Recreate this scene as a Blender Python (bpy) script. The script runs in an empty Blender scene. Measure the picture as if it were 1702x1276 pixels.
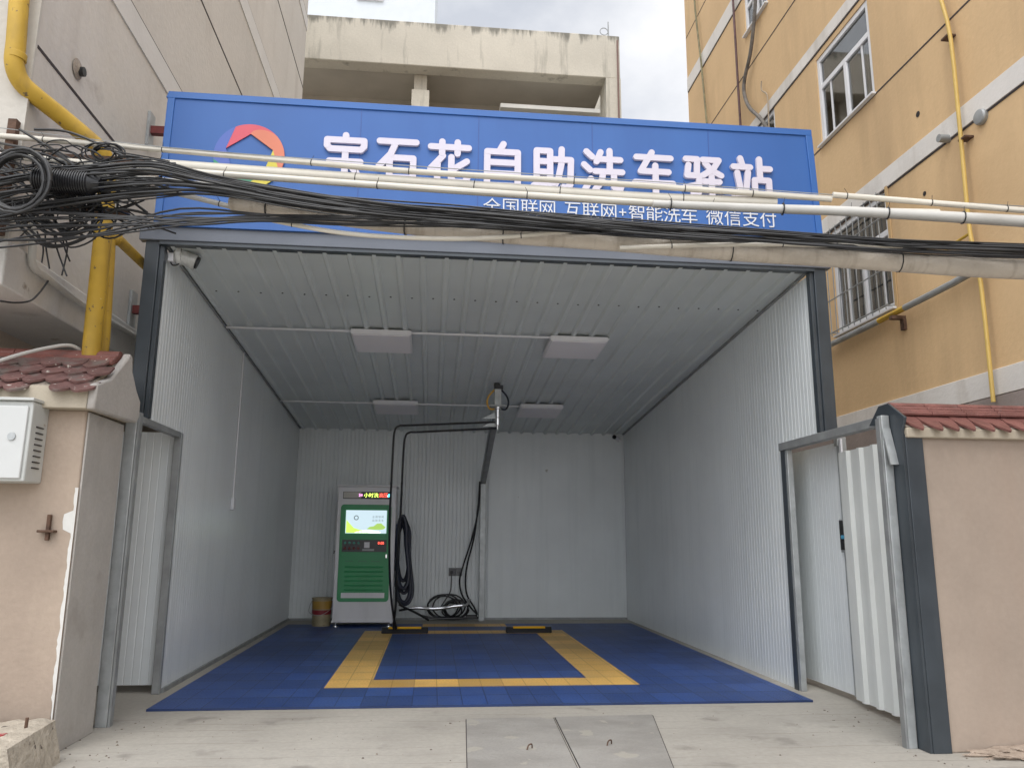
import bpy, bmesh, math, random
from mathutils import Vector, Matrix
random.seed(7)
S = bpy.context.scene
COL = S.collection
# ---------------------------------------------------------------- camera, sky, sun, exposure
cam_d = bpy.data.cameras.new('camera'); cam = bpy.data.objects.new('camera', cam_d); COL.objects.link(cam)
_R = Vector((0.99490817, -0.10056332, 0.00668961)); _U = Vector((-0.02610817, -0.19305033, 0.98084144)); _F = Vector((0.09734524, 0.97602182, 0.19469287))
cam.matrix_world = Matrix(((_R.x, _U.x, -_F.x, 2.1109), (_R.y, _U.y, -_F.y, -5.9544), (_R.z, _U.z, -_F.z, 1.2135), (0, 0, 0, 1)))
cam_d.sensor_width = 36; cam_d.lens = 27.515; cam_d.clip_start = .05; cam_d.clip_end = 2000
S.camera = cam
S.view_settings.view_transform = 'Standard'; S.view_settings.look = 'None'; S.view_settings.gamma = 1
S.view_settings.exposure = 0.90
SUN_EL, SUN_AZ = 58, 200
W = bpy.data.worlds.new('World'); S.world = W; W.use_nodes = True
nt = W.node_tree; nt.nodes.clear()
out = nt.nodes.new('ShaderNodeOutputWorld'); bg = nt.nodes.new('ShaderNodeBackground'); bg.inputs[1].default_value = .1
sky = nt.nodes.new('ShaderNodeTexSky'); sky.sky_type = 'NISHITA'; sky.sun_disc = False
sky.sun_elevation = math.radians(SUN_EL); sky.sun_rotation = math.radians(SUN_AZ)
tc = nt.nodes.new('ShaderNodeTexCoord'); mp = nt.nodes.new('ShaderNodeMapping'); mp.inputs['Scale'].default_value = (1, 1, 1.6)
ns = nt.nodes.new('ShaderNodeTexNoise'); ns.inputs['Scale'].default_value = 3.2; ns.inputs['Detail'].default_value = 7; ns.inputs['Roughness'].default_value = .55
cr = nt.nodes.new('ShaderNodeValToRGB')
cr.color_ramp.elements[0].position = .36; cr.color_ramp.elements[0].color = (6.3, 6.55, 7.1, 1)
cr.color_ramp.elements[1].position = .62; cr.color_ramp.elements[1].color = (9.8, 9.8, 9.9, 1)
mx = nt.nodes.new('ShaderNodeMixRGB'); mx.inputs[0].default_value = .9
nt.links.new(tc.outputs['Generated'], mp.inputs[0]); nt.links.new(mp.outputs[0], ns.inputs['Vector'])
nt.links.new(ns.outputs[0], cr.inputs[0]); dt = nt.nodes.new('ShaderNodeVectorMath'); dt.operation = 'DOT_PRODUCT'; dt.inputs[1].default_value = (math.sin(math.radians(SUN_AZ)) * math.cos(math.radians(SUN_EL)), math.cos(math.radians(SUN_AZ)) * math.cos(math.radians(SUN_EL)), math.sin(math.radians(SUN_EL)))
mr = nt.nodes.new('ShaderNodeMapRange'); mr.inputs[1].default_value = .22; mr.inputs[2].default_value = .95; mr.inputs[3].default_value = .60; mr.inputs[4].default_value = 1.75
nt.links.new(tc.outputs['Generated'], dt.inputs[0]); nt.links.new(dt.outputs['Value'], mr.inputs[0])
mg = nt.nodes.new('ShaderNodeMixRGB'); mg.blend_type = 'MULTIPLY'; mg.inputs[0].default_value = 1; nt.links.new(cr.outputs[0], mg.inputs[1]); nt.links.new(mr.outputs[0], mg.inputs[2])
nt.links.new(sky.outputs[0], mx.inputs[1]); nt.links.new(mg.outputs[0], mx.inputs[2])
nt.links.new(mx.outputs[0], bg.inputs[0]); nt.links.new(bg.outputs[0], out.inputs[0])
sd = bpy.data.lights.new('sun', 'SUN'); sd.energy = 0.6; sd.angle = math.radians(25); sd.color = (1, .96, .9)
sun = bpy.data.objects.new('sun', sd); COL.objects.link(sun); sun.location = (0, -10, 20)
_el, _az = math.radians(SUN_EL), math.radians(SUN_AZ)
_d = Vector((math.sin(_az) * math.cos(_el), math.cos(_az) * math.cos(_el), math.sin(_el)))
sun.rotation_euler = _d.to_track_quat('Z', 'Y').to_euler()

# ---------------------------------------------------------------- materials
def pm(name, col, rough=.6, metal=0., var=.1, scale=2., stretch=(1, 1, 1), bump=0., bscale=60., spots=None, streak=None, spec=.5, fine=0.):
    """principled material with world-space wear: low noise variation, streaks (r,g,b,amount,lo,hi,stretch), spots (r,g,b,scale,threshold,softness)"""
    m = bpy.data.materials.new(name); m.use_nodes = True
    n, l = m.node_tree.nodes, m.node_tree.links
    b = n['Principled BSDF']; b.inputs['Roughness'].default_value = rough; b.inputs['Metallic'].default_value = metal
    b.inputs['Specular IOR Level'].default_value = spec
    geo = n.new('ShaderNodeNewGeometry')
    def noise(sc, det=5, st=(1, 1, 1), rg=.55):
        mpn = n.new('ShaderNodeMapping'); mpn.inputs['Scale'].default_value = st
        t = n.new('ShaderNodeTexNoise'); t.inputs['Scale'].default_value = sc; t.inputs['Detail'].default_value = det; t.inputs['Roughness'].default_value = rg
        l.new(geo.outputs['Position'], mpn.inputs[0]); l.new(mpn.outputs[0], t.inputs['Vector']); return t.outputs[0]
    def ramp(src, a, bb, ca, cb):
        r = n.new('ShaderNodeValToRGB'); r.color_ramp.elements[0].position = a; r.color_ramp.elements[1].position = bb
        r.color_ramp.elements[0].color = ca; r.color_ramp.elements[1].color = cb; l.new(src, r.inputs[0]); return r.outputs[0]
    def mix(f, a, bb, mode='MIX'):
        x = n.new('ShaderNodeMixRGB'); x.blend_type = mode
        for i, v in enumerate((f, a, bb)):
            if isinstance(v, bpy.types.NodeSocket): l.new(v, x.inputs[i])
            else: x.inputs[i].default_value = v
        return x.outputs[0]
    c = (*col, 1)
    lo = (1 - var, 1 - var, 1 - var, 1); hi = (1 + var, 1 + var, 1 + var, 1)
    out_c = mix(1., c, ramp(noise(scale, 6, stretch), .3, .7, lo, hi), 'MULTIPLY')
    if fine:
        out_c = mix(1., out_c, ramp(noise(scale * 30, 4), .3, .7, (1 - fine,) * 3 + (1,), (1 + fine,) * 3 + (1,)), 'MULTIPLY')
    if streak:
        r_, g_, b_, amt, a0, a1, st = streak
        out_c = mix(ramp(noise(1., 7, st, .6), a0, a1, (0, 0, 0, 1), (amt,) * 3 + (1,)), out_c, (r_, g_, b_, 1))
    if spots:
        for (r_, g_, b_, sc, th, soft) in (spots if isinstance(spots[0], tuple) else [spots]):
            out_c = mix(ramp(noise(sc, 6), th, th + soft, (0, 0, 0, 1), (1, 1, 1, 1)), out_c, (r_, g_, b_, 1))
    l.new(out_c, b.inputs['Base Color'])
    if bump:
        bn = n.new('ShaderNodeBump'); bn.inputs['Strength'].default_value = bump; bn.inputs['Distance'].default_value = .02
        l.new(noise(bscale, 6), bn.inputs['Height']); l.new(bn.outputs[0], b.inputs['Normal'])
    rr = n.new('ShaderNodeMapRange'); rr.inputs[3].default_value = max(.03, rough - .05); rr.inputs[4].default_value = min(1, rough + .05)
    l.new(noise(scale * 1.3, 2), rr.inputs[0]); l.new(rr.outputs[0], b.inputs['Roughness'])
    m['c'] = 1
    return m
def emit(name, col, s):
    m = bpy.data.materials.new(name); m.use_nodes = True; b = m.node_tree.nodes['Principled BSDF']
    b.inputs['Base Color'].default_value = (*[x * .3 for x in col], 1); b.inputs['Emission Color'].default_value = (*col, 1); b.inputs['Emission Strength'].default_value = s
    return m

PANEL = pm('panel_white_paint', (.725, .76, .765), .32, var=.05, scale=1.2, streak=(.56, .605, .61, .4, .5, .75, (6, 6, .4)), spots=(.45, .44, .40, 5, .74, .03))
CEIL = pm('ceiling_sheet_paint', (.60, .645, .645), .34, var=.06, scale=1.5)
DARK = pm('charcoal_steel_paint', (.045, .055, .065), .32, var=.2, scale=3, streak=(.10, .11, .12, .4, .55, .8, (5, 5, .5)))
LINT = pm('grey_lintel_paint', (.125, .14, .17), .38, var=.12, scale=2, spots=(.05, .05, .06, 14, .72, .02))
GALV = pm('galvanised_steel', (.42, .44, .44), .42, .35, var=.18, scale=9, streak=(.24, .25, .26, .5, .5, .7, (9, 9, .8)))
GALVD = pm('dull_steel', (.30, .31, .31), .5, .3, var=.2, scale=6)
CORR = pm('white_corrugated_sheet', (.66, .68, .66), .38, var=.06, scale=2, streak=(.5, .52, .5, .5, .5, .75, (5, 5, .4)))
BLUE = pm('sign_blue_film', (.028, .112, .365), .42, var=.06, scale=1.0, streak=(.042, .15, .44, .5, .45, .75, (2, 2, .3)))
BLUE2 = pm('sign_blue_trim', (.035, .13, .40), .35, var=.06)
LETTER = pm('letter_white_acrylic', (.63, .595, .685), .35, var=.02)
SUBW = pm('letter_white_vinyl', (.66, .68, .72), .5, var=.02)
SIDE = pm('letter_edge', (.18, .22, .36), .5)
MATB = None
CONC = None
STUC = pm('left_building_stucco', (.60, .565, .515), .85, var=.07, scale=.7, bump=.25, bscale=18, fine=.03, streak=(.40, .35, .30, .45, .52, .8, (2.4, 2.4, .5)), spots=(.36, .31, .26, 1.3, .66, .12))
STUCW = pm('left_building_white_stripe', (.66, .64, .61), .85, var=.06, scale=1.5, bump=.15, bscale=30)
STUCC = pm('left_building_cream_face', (.52, .49, .44), .85, var=.06, scale=1, bump=.25, bscale=18, fine=.03)
BAND = pm('left_building_slab_edge', (.58, .56, .53), .85, var=.1, scale=2, bump=.2, bscale=20, fine=.04, streak=(.25, .23, .2, .5, .58, .75, (3, 3, .6)), spots=(.30, .26, .22, 5, .66, .06))
RECESS = pm('left_building_recess_wall', (.46, .39, .32), .9, var=.14, scale=1.3, bump=.2, bscale=20, fine=.05)
OCHRE = pm('ochre_wall_paint', (.65, .45, .245), .82, var=.06, scale=.8, bump=.15, bscale=25, fine=.025, streak=(.49, .335, .185, .8, .50, .74, (1.8, 1.8, .24)), spots=(.57, .39, .21, .9, .55, .2))
OCHW = pm('ochre_building_white_band', (.70, .665, .62), .85, var=.08, scale=1.5, bump=.15, bscale=30, streak=(.45, .40, .34, .7, .52, .76, (2.5, 2.5, .5)))
PLINTH = pm('grey_plinth', (.29, .24, .215), .9, var=.15, scale=2, bump=.3, bscale=20)
JOINT = pm('dark_joint', (.05, .04, .04), .9)
BKCONC = pm('weathered_concrete', (.56, .52, .44), .9, var=.08, scale=1, bump=.3, bscale=12, fine=.05,
            streak=(.16, .15, .125, .75, .56, .74, (3.5, 3.5, .42)), spots=(.14, .12, .09, 2.2, .74, .04))
def top_stain(m, z0, z1, col):
    n, l = m.node_tree.nodes, m.node_tree.links; b = n['Principled BSDF']; src = b.inputs['Base Color'].links[0].from_socket
    geo = n.new('ShaderNodeNewGeometry'); sep = n.new('ShaderNodeSeparateXYZ'); l.new(geo.outputs['Position'], sep.inputs[0])
    mpn = n.new('ShaderNodeMapping'); mpn.inputs['Scale'].default_value = (5, 5, .7); l.new(geo.outputs['Position'], mpn.inputs[0])
    t = n.new('ShaderNodeTexNoise'); t.inputs['Scale'].default_value = 1; t.inputs['Detail'].default_value = 8; t.inputs['Roughness'].default_value = .65; l.new(mpn.outputs[0], t.inputs['Vector'])
    z = n.new('ShaderNodeMapRange'); z.inputs[1].default_value = z0; z.inputs[2].default_value = z1; z.inputs[3].default_value = -.42; z.inputs[4].default_value = .12; l.new(sep.outputs['Z'], z.inputs[0])
    ad = n.new('ShaderNodeMath'); ad.operation = 'ADD'; l.new(t.outputs[0], ad.inputs[0]); l.new(z.outputs[0], ad.inputs[1])
    q = n.new('ShaderNodeMapRange'); q.inputs[1].default_value = .46; q.inputs[2].default_value = .60; q.inputs[4].default_value = .8; l.new(ad.outputs[0], q.inputs[0])
    x = n.new('ShaderNodeMixRGB'); l.new(q.outputs[0], x.inputs[0]); l.new(src, x.inputs[1]); x.inputs[2].default_value = (*col, 1); l.new(x.outputs[0], b.inputs['Base Color'])
top_stain(BKCONC, 11.7, 12.36, (.13, .125, .105))
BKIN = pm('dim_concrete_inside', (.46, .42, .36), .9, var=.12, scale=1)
TOWER = pm('tower_grey_plaster', (.60, .63, .66), .8, var=.03)
WALLP = pm('boundary_wall_pink_render', (.36, .285, .225), .88, var=.17, scale=1.1, bump=.2, bscale=22, fine=.04, streak=(.52, .43, .33, .4, .5, .75, (3, 3, .5)), spots=(.66, .62, .56, 6.5, .765, .01))
WALLR = pm('boundary_wall_beige_render', (.395, .32, .26), .88, var=.14, scale=1.0, bump=.15, bscale=22, fine=.03, streak=(.40, .30, .235, .3, .52, .75, (3, 3, .45)), spots=(.66, .62, .56, 7.5, .785, .01))
CEMENT = pm('grey_cement_render', (.43, .405, .375), .92, var=.1, scale=1.6, bump=.2, bscale=22, fine=.05, streak=(.32, .295, .27, .5, .52, .8, (3, 3, .5)), spots=(.36, .33, .30, 2.2, .58, .1))
COPING = pm('cream_coping', (.44, .385, .30), .88, var=.08, scale=3, bump=.2, bscale=25, fine=.04)
TILE = pm('terracotta_tile', (.165, .085, .076), .6, var=.3, scale=9, fine=.15, bump=.5, bscale=40, spots=[(.17, .135, .12, 7, .50, .10), (.56, .53, .47, 26, .635, .03)])
TILER = pm('terracotta_tile_clean', (.19, .078, .068), .5, var=.25, scale=9, fine=.1, bump=.4, bscale=40, spots=[(.17, .12, .11, 7, .62, .12), (.6, .56, .5, 15, .77, .015)])
TILEG = pm('ridge_terracotta', (.215, .082, .066), .5, var=.2, scale=9, fine=.1, bump=.3, bscale=40, spots=[(.15, .09, .08, 6, .60, .1), (.66, .63, .57, 15, .655, .015)])
MORTAR = pm('mortar', (.33, .28, .23), .95, var=.2, scale=12, bump=.6, bscale=50)
CHALK = pm('white_paint_drip', (.62, .61, .58), .8, var=.04, scale=20)
GASY = pm('yellow_gas_paint', (.47, .295, .03), .58, var=.16, scale=4, streak=(.27, .165, .035, .75, .50, .68, (7, 7, 1.6)), spots=[(.15, .10, .045, 22, .655, .03), (.58, .45, .20, 13, .70, .02)])
GASL = pm('yellow_gas_paint_light', (.58, .40, .11), .5, var=.1, scale=3)
PVC = pm('cream_pvc', (.60, .565, .49), .5, var=.08, scale=4, streak=(.36, .32, .26, .5, .58, .75, (1.2, 9, 9)))
PVCG = pm('grey_pvc', (.52, .51, .48), .5, var=.08, scale=4, streak=(.3, .28, .25, .5, .56, .75, (1.2, 9, 9)))
WRAP = pm('dirty_duct_wrap', (.55, .495, .425), .8, var=.12, scale=4, bump=.4, bscale=50, streak=(.27, .22, .165, .6, .52, .70, (14, 2, 1.6)))
RUB = pm('black_cable_rubber', (.009, .009, .010), .45, var=.3, scale=5)
RUBG = pm('grey_black_cable', (.026, .026, .027), .5, var=.3, scale=5)
HOSE = pm('black_hose_rubber', (.010, .011, .013), .4, var=.2)
NAVY = pm('navy_hose', (.012, .016, .032), .45, var=.2)
CHROME = pm('chrome', (.75, .75, .76), .18, 1., var=.05)
RUST = pm('rusty_iron', (.10, .055, .035), .85, var=.3, scale=20, bump=.4, bscale=80)
REDP = pm('red_oxide_paint', (.16, .028, .025), .6, var=.2, scale=20)
BOXW = pm('meter_box_white', (.54, .55, .54), .4, var=.05, scale=3, spots=(.24, .14, .07, 8, .74, .05))
BOXG = pm('meter_box_side', (.50, .51, .49), .45, var=.08, scale=4, spots=[(.22, .13, .06, 9, .66, .06)])
KGREY = pm('kiosk_grey_steel', (.64, .635, .645), .38, 0., var=.05, scale=2, streak=(.38, .375, .39, .4, .5, .75, (5, 5, .5)))
KGREEN = pm('kiosk_green_door', (.028, .26, .095), .42, var=.08, scale=2)
BLACKP = pm('black_plastic', (.014, .014, .016), .35, var=.2)
WHITEP = pm('white_plastic', (.70, .70, .72), .4, var=.03)
LAMPW = pm('lamp_white_diffuser', (.80, .78, .80), .5, var=.02)
YEL = pm('yellow_plastic', (.62, .36, .06), .5, var=.12, scale=5)
YELS = pm('yellow_rubber', (.75, .42, .02), .5, var=.1)
BAG = pm('clear_bag', (.55, .56, .54), .18, var=.25, scale=14, spots=(.05, .05, .05, 18, .68, .02))
FRAMEW = pm('window_white_upvc', (.72, .72, .73), .4, var=.04)
BAMB = pm('bamboo_pole', (.20, .18, .10), .7, var=.35, scale=9)
REV = pm('window_reveal', (.50, .34, .17), .85, var=.08)

def glass():
    m = bpy.data.materials.new('window_glass'); m.use_nodes = True; b = m.node_tree.nodes['Principled BSDF']
    b.inputs['Base Color'].default_value = (.035, .042, .045, 1); b.inputs['Roughness'].default_value = .04; b.inputs['Specular IOR Level'].default_value = .9
    return m
def clear():
    m = bpy.data.materials.new('clear_window_glass'); m.use_nodes = True; n, l = m.node_tree.nodes, m.node_tree.links; n.remove(n['Principled BSDF'])
    g_ = n.new('ShaderNodeBsdfGlossy'); g_.inputs['Roughness'].default_value = .03; t = n.new('ShaderNodeBsdfTransparent'); t.inputs[0].default_value = (.72, .78, .78, 1)
    f = n.new('ShaderNodeFresnel'); f.inputs[0].default_value = 3.0; x = n.new('ShaderNodeMixShader'); l.new(f.outputs[0], x.inputs[0]); l.new(t.outputs[0], x.inputs[1]); l.new(g_.outputs[0], x.inputs[2]); l.new(x.outputs[0], n['Material Output'].inputs[0]); return m
GLASS = glass(); CLEAR = clear()
CURT = pm('grey_green_curtain', (.30, .33, .31), .9, var=.1, scale=6)
def concrete():
    m = pm('concrete_ground', (.40, .375, .33), .88, var=.09, scale=.9, bump=.0, fine=.07, streak=(.30, .278, .245, .55, .48, .70, (1.3, 1.7, 1)), spots=[(.27, .25, .22, 2.6, .60, .10), (.19, .17, .145, 7, .72, .03), (.13, .11, .09, 24, .73, .02)])
    n, l = m.node_tree.nodes, m.node_tree.links; b = n['Principled BSDF']
    src = b.inputs['Base Color'].links[0].from_socket
    geo = n.new('ShaderNodeNewGeometry'); sep = n.new('ShaderNodeSeparateXYZ'); l.new(geo.outputs['Position'], sep.inputs[0])
    nz = n.new('ShaderNodeTexNoise'); nz.inputs['Scale'].default_value = 1.3; nz.inputs['Detail'].default_value = 5; l.new(geo.outputs['Position'], nz.inputs['Vector'])
    ma = n.new('ShaderNodeMath'); ma.operation = 'MULTIPLY_ADD'; ma.inputs[1].default_value = .16; l.new(nz.outputs[0], ma.inputs[0]); l.new(sep.outputs['Y'], ma.inputs[2])
    mo = n.new('ShaderNodeMath'); mo.operation = 'PINGPONG'; mo.inputs[1].default_value = .085; l.new(ma.outputs[0], mo.inputs[0])
    # tamped grooves across the apron, broken up, only outside the bay
    r = n.new('ShaderNodeMapRange'); r.inputs[1].default_value = .0; r.inputs[2].default_value = .008; r.inputs[3].default_value = 1; r.inputs[4].default_value = 0; l.new(mo.outputs[0], r.inputs[0])
    n2 = n.new('ShaderNodeTexNoise'); n2.inputs['Scale'].default_value = 1.7; mp2 = n.new('ShaderNodeMapping'); mp2.inputs['Scale'].default_value = (.6, 6, 1); l.new(geo.outputs['Position'], mp2.inputs[0]); l.new(mp2.outputs[0], n2.inputs['Vector'])
    r2 = n.new('ShaderNodeMapRange'); r2.inputs[1].default_value = .36; r2.inputs[2].default_value = .60; l.new(n2.outputs[0], r2.inputs[0])
    mu = n.new('ShaderNodeMath'); mu.operation = 'MULTIPLY'; l.new(r.outputs[0], mu.inputs[0]); l.new(r2.outputs[0], mu.inputs[1])
    lt = n.new('ShaderNodeMath'); lt.operation = 'LESS_THAN'; lt.inputs[1].default_value = .1; l.new(sep.outputs['Y'], lt.inputs[0])
    mu2 = n.new('ShaderNodeMath'); mu2.operation = 'MULTIPLY'; l.new(mu.outputs[0], mu2.inputs[0]); l.new(lt.outputs[0], mu2.inputs[1])
    mf = n.new('ShaderNodeMath'); mf.operation = 'MULTIPLY'; mf.inputs[1].default_value = .5; l.new(mu2.outputs[0], mf.inputs[0])
    x = n.new('ShaderNodeMixRGB'); l.new(mf.outputs[0], x.inputs[0]); l.new(src, x.inputs[1]); x.inputs[2].default_value = (.17, .145, .12, 1)
    l.new(x.outputs[0], b.inputs['Base Color'])
    n3 = n.new('ShaderNodeTexNoise'); n3.inputs['Scale'].default_value = 30; n3.inputs['Detail'].default_value = 8; l.new(geo.outputs['Position'], n3.inputs['Vector'])
    sb = n.new('ShaderNodeMath'); sb.operation = 'SUBTRACT'; l.new(n3.outputs[0], sb.inputs[0]); l.new(mu2.outputs[0], sb.inputs[1])
    bp = n.new('ShaderNodeBump'); bp.inputs['Strength'].default_value = .3; bp.inputs['Distance'].default_value = .012; l.new(sb.outputs[0], bp.inputs['Height']); l.new(bp.outputs[0], b.inputs['Normal'])
    return m
CONC = concrete()
SLAB = pm('cover_slab_cement', (.325, .31, .285), .85, var=.08, scale=2.5, bump=.3, bscale=40, fine=.06, streak=(.235, .222, .20, .7, .46, .66, (1.6, 2.6, 1)), spots=[(.37, .345, .30, 3.6, .63, .015), (.36, .335, .29, 11, .70, .015), (.15, .14, .13, 16, .72, .03)])
def mat_tiles(name, col, dark, dust):
    """interlocking plastic grating: slotted sub-cells with diagonal ribs, joints every 0.187 m"""
    m = pm(name, col, .5, var=.10, scale=2.2, fine=.06)
    n, l = m.node_tree.nodes, m.node_tree.links; b = n['Principled BSDF']; src = b.inputs['Base Color'].links[0].from_socket
    geo = n.new('ShaderNodeNewGeometry'); sep = n.new('ShaderNodeSeparateXYZ'); l.new(geo.outputs['Position'], sep.inputs[0])
    def math_(op, a, bb=None, c=None):
        q = n.new('ShaderNodeMath'); q.operation = op
        for i, v in enumerate((a, bb, c)):
            if v is None: continue
            if isinstance(v, (int, float)): q.inputs[i].default_value = v
            else: l.new(v, q.inputs[i])
        return q.outputs[0]
    X, Y = sep.outputs['X'], sep.outputs['Y']
    ck = n.new('ShaderNodeTexChecker'); ck.inputs['Scale'].default_value = 1 / .0935; ck.inputs[1].default_value = (1, 1, 1, 1); ck.inputs[2].default_value = (0, 0, 0, 1)
    mpn = n.new('ShaderNodeMapping'); mpn.inputs['Location'].default_value = (-.13, -.17, .5); l.new(geo.outputs['Position'], mpn.inputs[0]); l.new(mpn.outputs[0], ck.inputs[0])
    d1 = math_('PINGPONG', math_('ADD', X, Y), .015); d2 = math_('PINGPONG', math_('SUBTRACT', X, Y), .015)
    mixd = n.new('ShaderNodeMixRGB'); l.new(ck.outputs[1], mixd.inputs[0]); l.new(d1, mixd.inputs[1]); l.new(d2, mixd.inputs[2])
    cell = n.new('ShaderNodeVectorMath'); cell.operation = 'SNAP'; cell.inputs[1].default_value = (.374, .374, 5)
    off = n.new('ShaderNodeVectorMath'); off.operation = 'ADD'; off.inputs[1].default_value = (-.13, -.17, 0); l.new(geo.outputs['Position'], off.inputs[0]); l.new(off.outputs[0], cell.inputs[0])
    wn = n.new('ShaderNodeTexWhiteNoise'); l.new(cell.outputs[0], wn.inputs['Vector'])
    wr = n.new('ShaderNodeMapRange'); wr.inputs[3].default_value = .80; wr.inputs[4].default_value = 1.22; l.new(wn.outputs['Value'], wr.inputs[0])
    tn = n.new('ShaderNodeMixRGB'); tn.blend_type = 'MULTIPLY'; tn.inputs[0].default_value = 1; l.new(src, tn.inputs[1]); l.new(wr.outputs[0], tn.inputs[2])
    dn = n.new('ShaderNodeTexNoise'); dn.inputs['Scale'].default_value = 2.4; dn.inputs['Detail'].default_value = 9; dn.inputs['Roughness'].default_value = .68; l.new(geo.outputs['Position'], dn.inputs['Vector'])
    dr = n.new('ShaderNodeMapRange'); dr.inputs[1].default_value = .46; dr.inputs[2].default_value = .74; dr.inputs[4].default_value = .42; l.new(dn.outputs[0], dr.inputs[0])
    du = n.new('ShaderNodeMixRGB'); l.new(dr.outputs[0], du.inputs[0]); l.new(tn.outputs[0], du.inputs[1]); du.inputs[2].default_value = (*dust, 1); src = du.outputs[0]
    slot = math_('LESS_THAN', mixd.outputs[0], .0062)
    jx = math_('LESS_THAN', math_('PINGPONG', math_('SUBTRACT', X, .13), .0935), .004)
    jy = math_('LESS_THAN', math_('PINGPONG', math_('SUBTRACT', Y, .17), .187), .008)
    f = math_('MAXIMUM', math_('MULTIPLY', slot, .62), math_('MULTIPLY', math_('MAXIMUM', jx, jy), .7))
    x = n.new('ShaderNodeMixRGB'); l.new(f, x.inputs[0]); l.new(src, x.inputs[1]); x.inputs[2].default_value = (*dark, 1); l.new(x.outputs[0], b.inputs['Base Color'])
    bp = n.new('ShaderNodeBump'); bp.inputs['Strength'].default_value = .5; bp.inputs['Distance'].default_value = .006; bp.invert = True; l.new(f, bp.inputs['Height']); l.new(bp.outputs[0], b.inputs['Normal'])
    return m
MATB = mat_tiles('blue_mat_plastic', (.034, .088, .30), (.006, .011, .035), (.085, .115, .19))
MATY = mat_tiles('yellow_mat_plastic', (.78, .48, .13), (.30, .17, .045), (.55, .40, .20))

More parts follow.
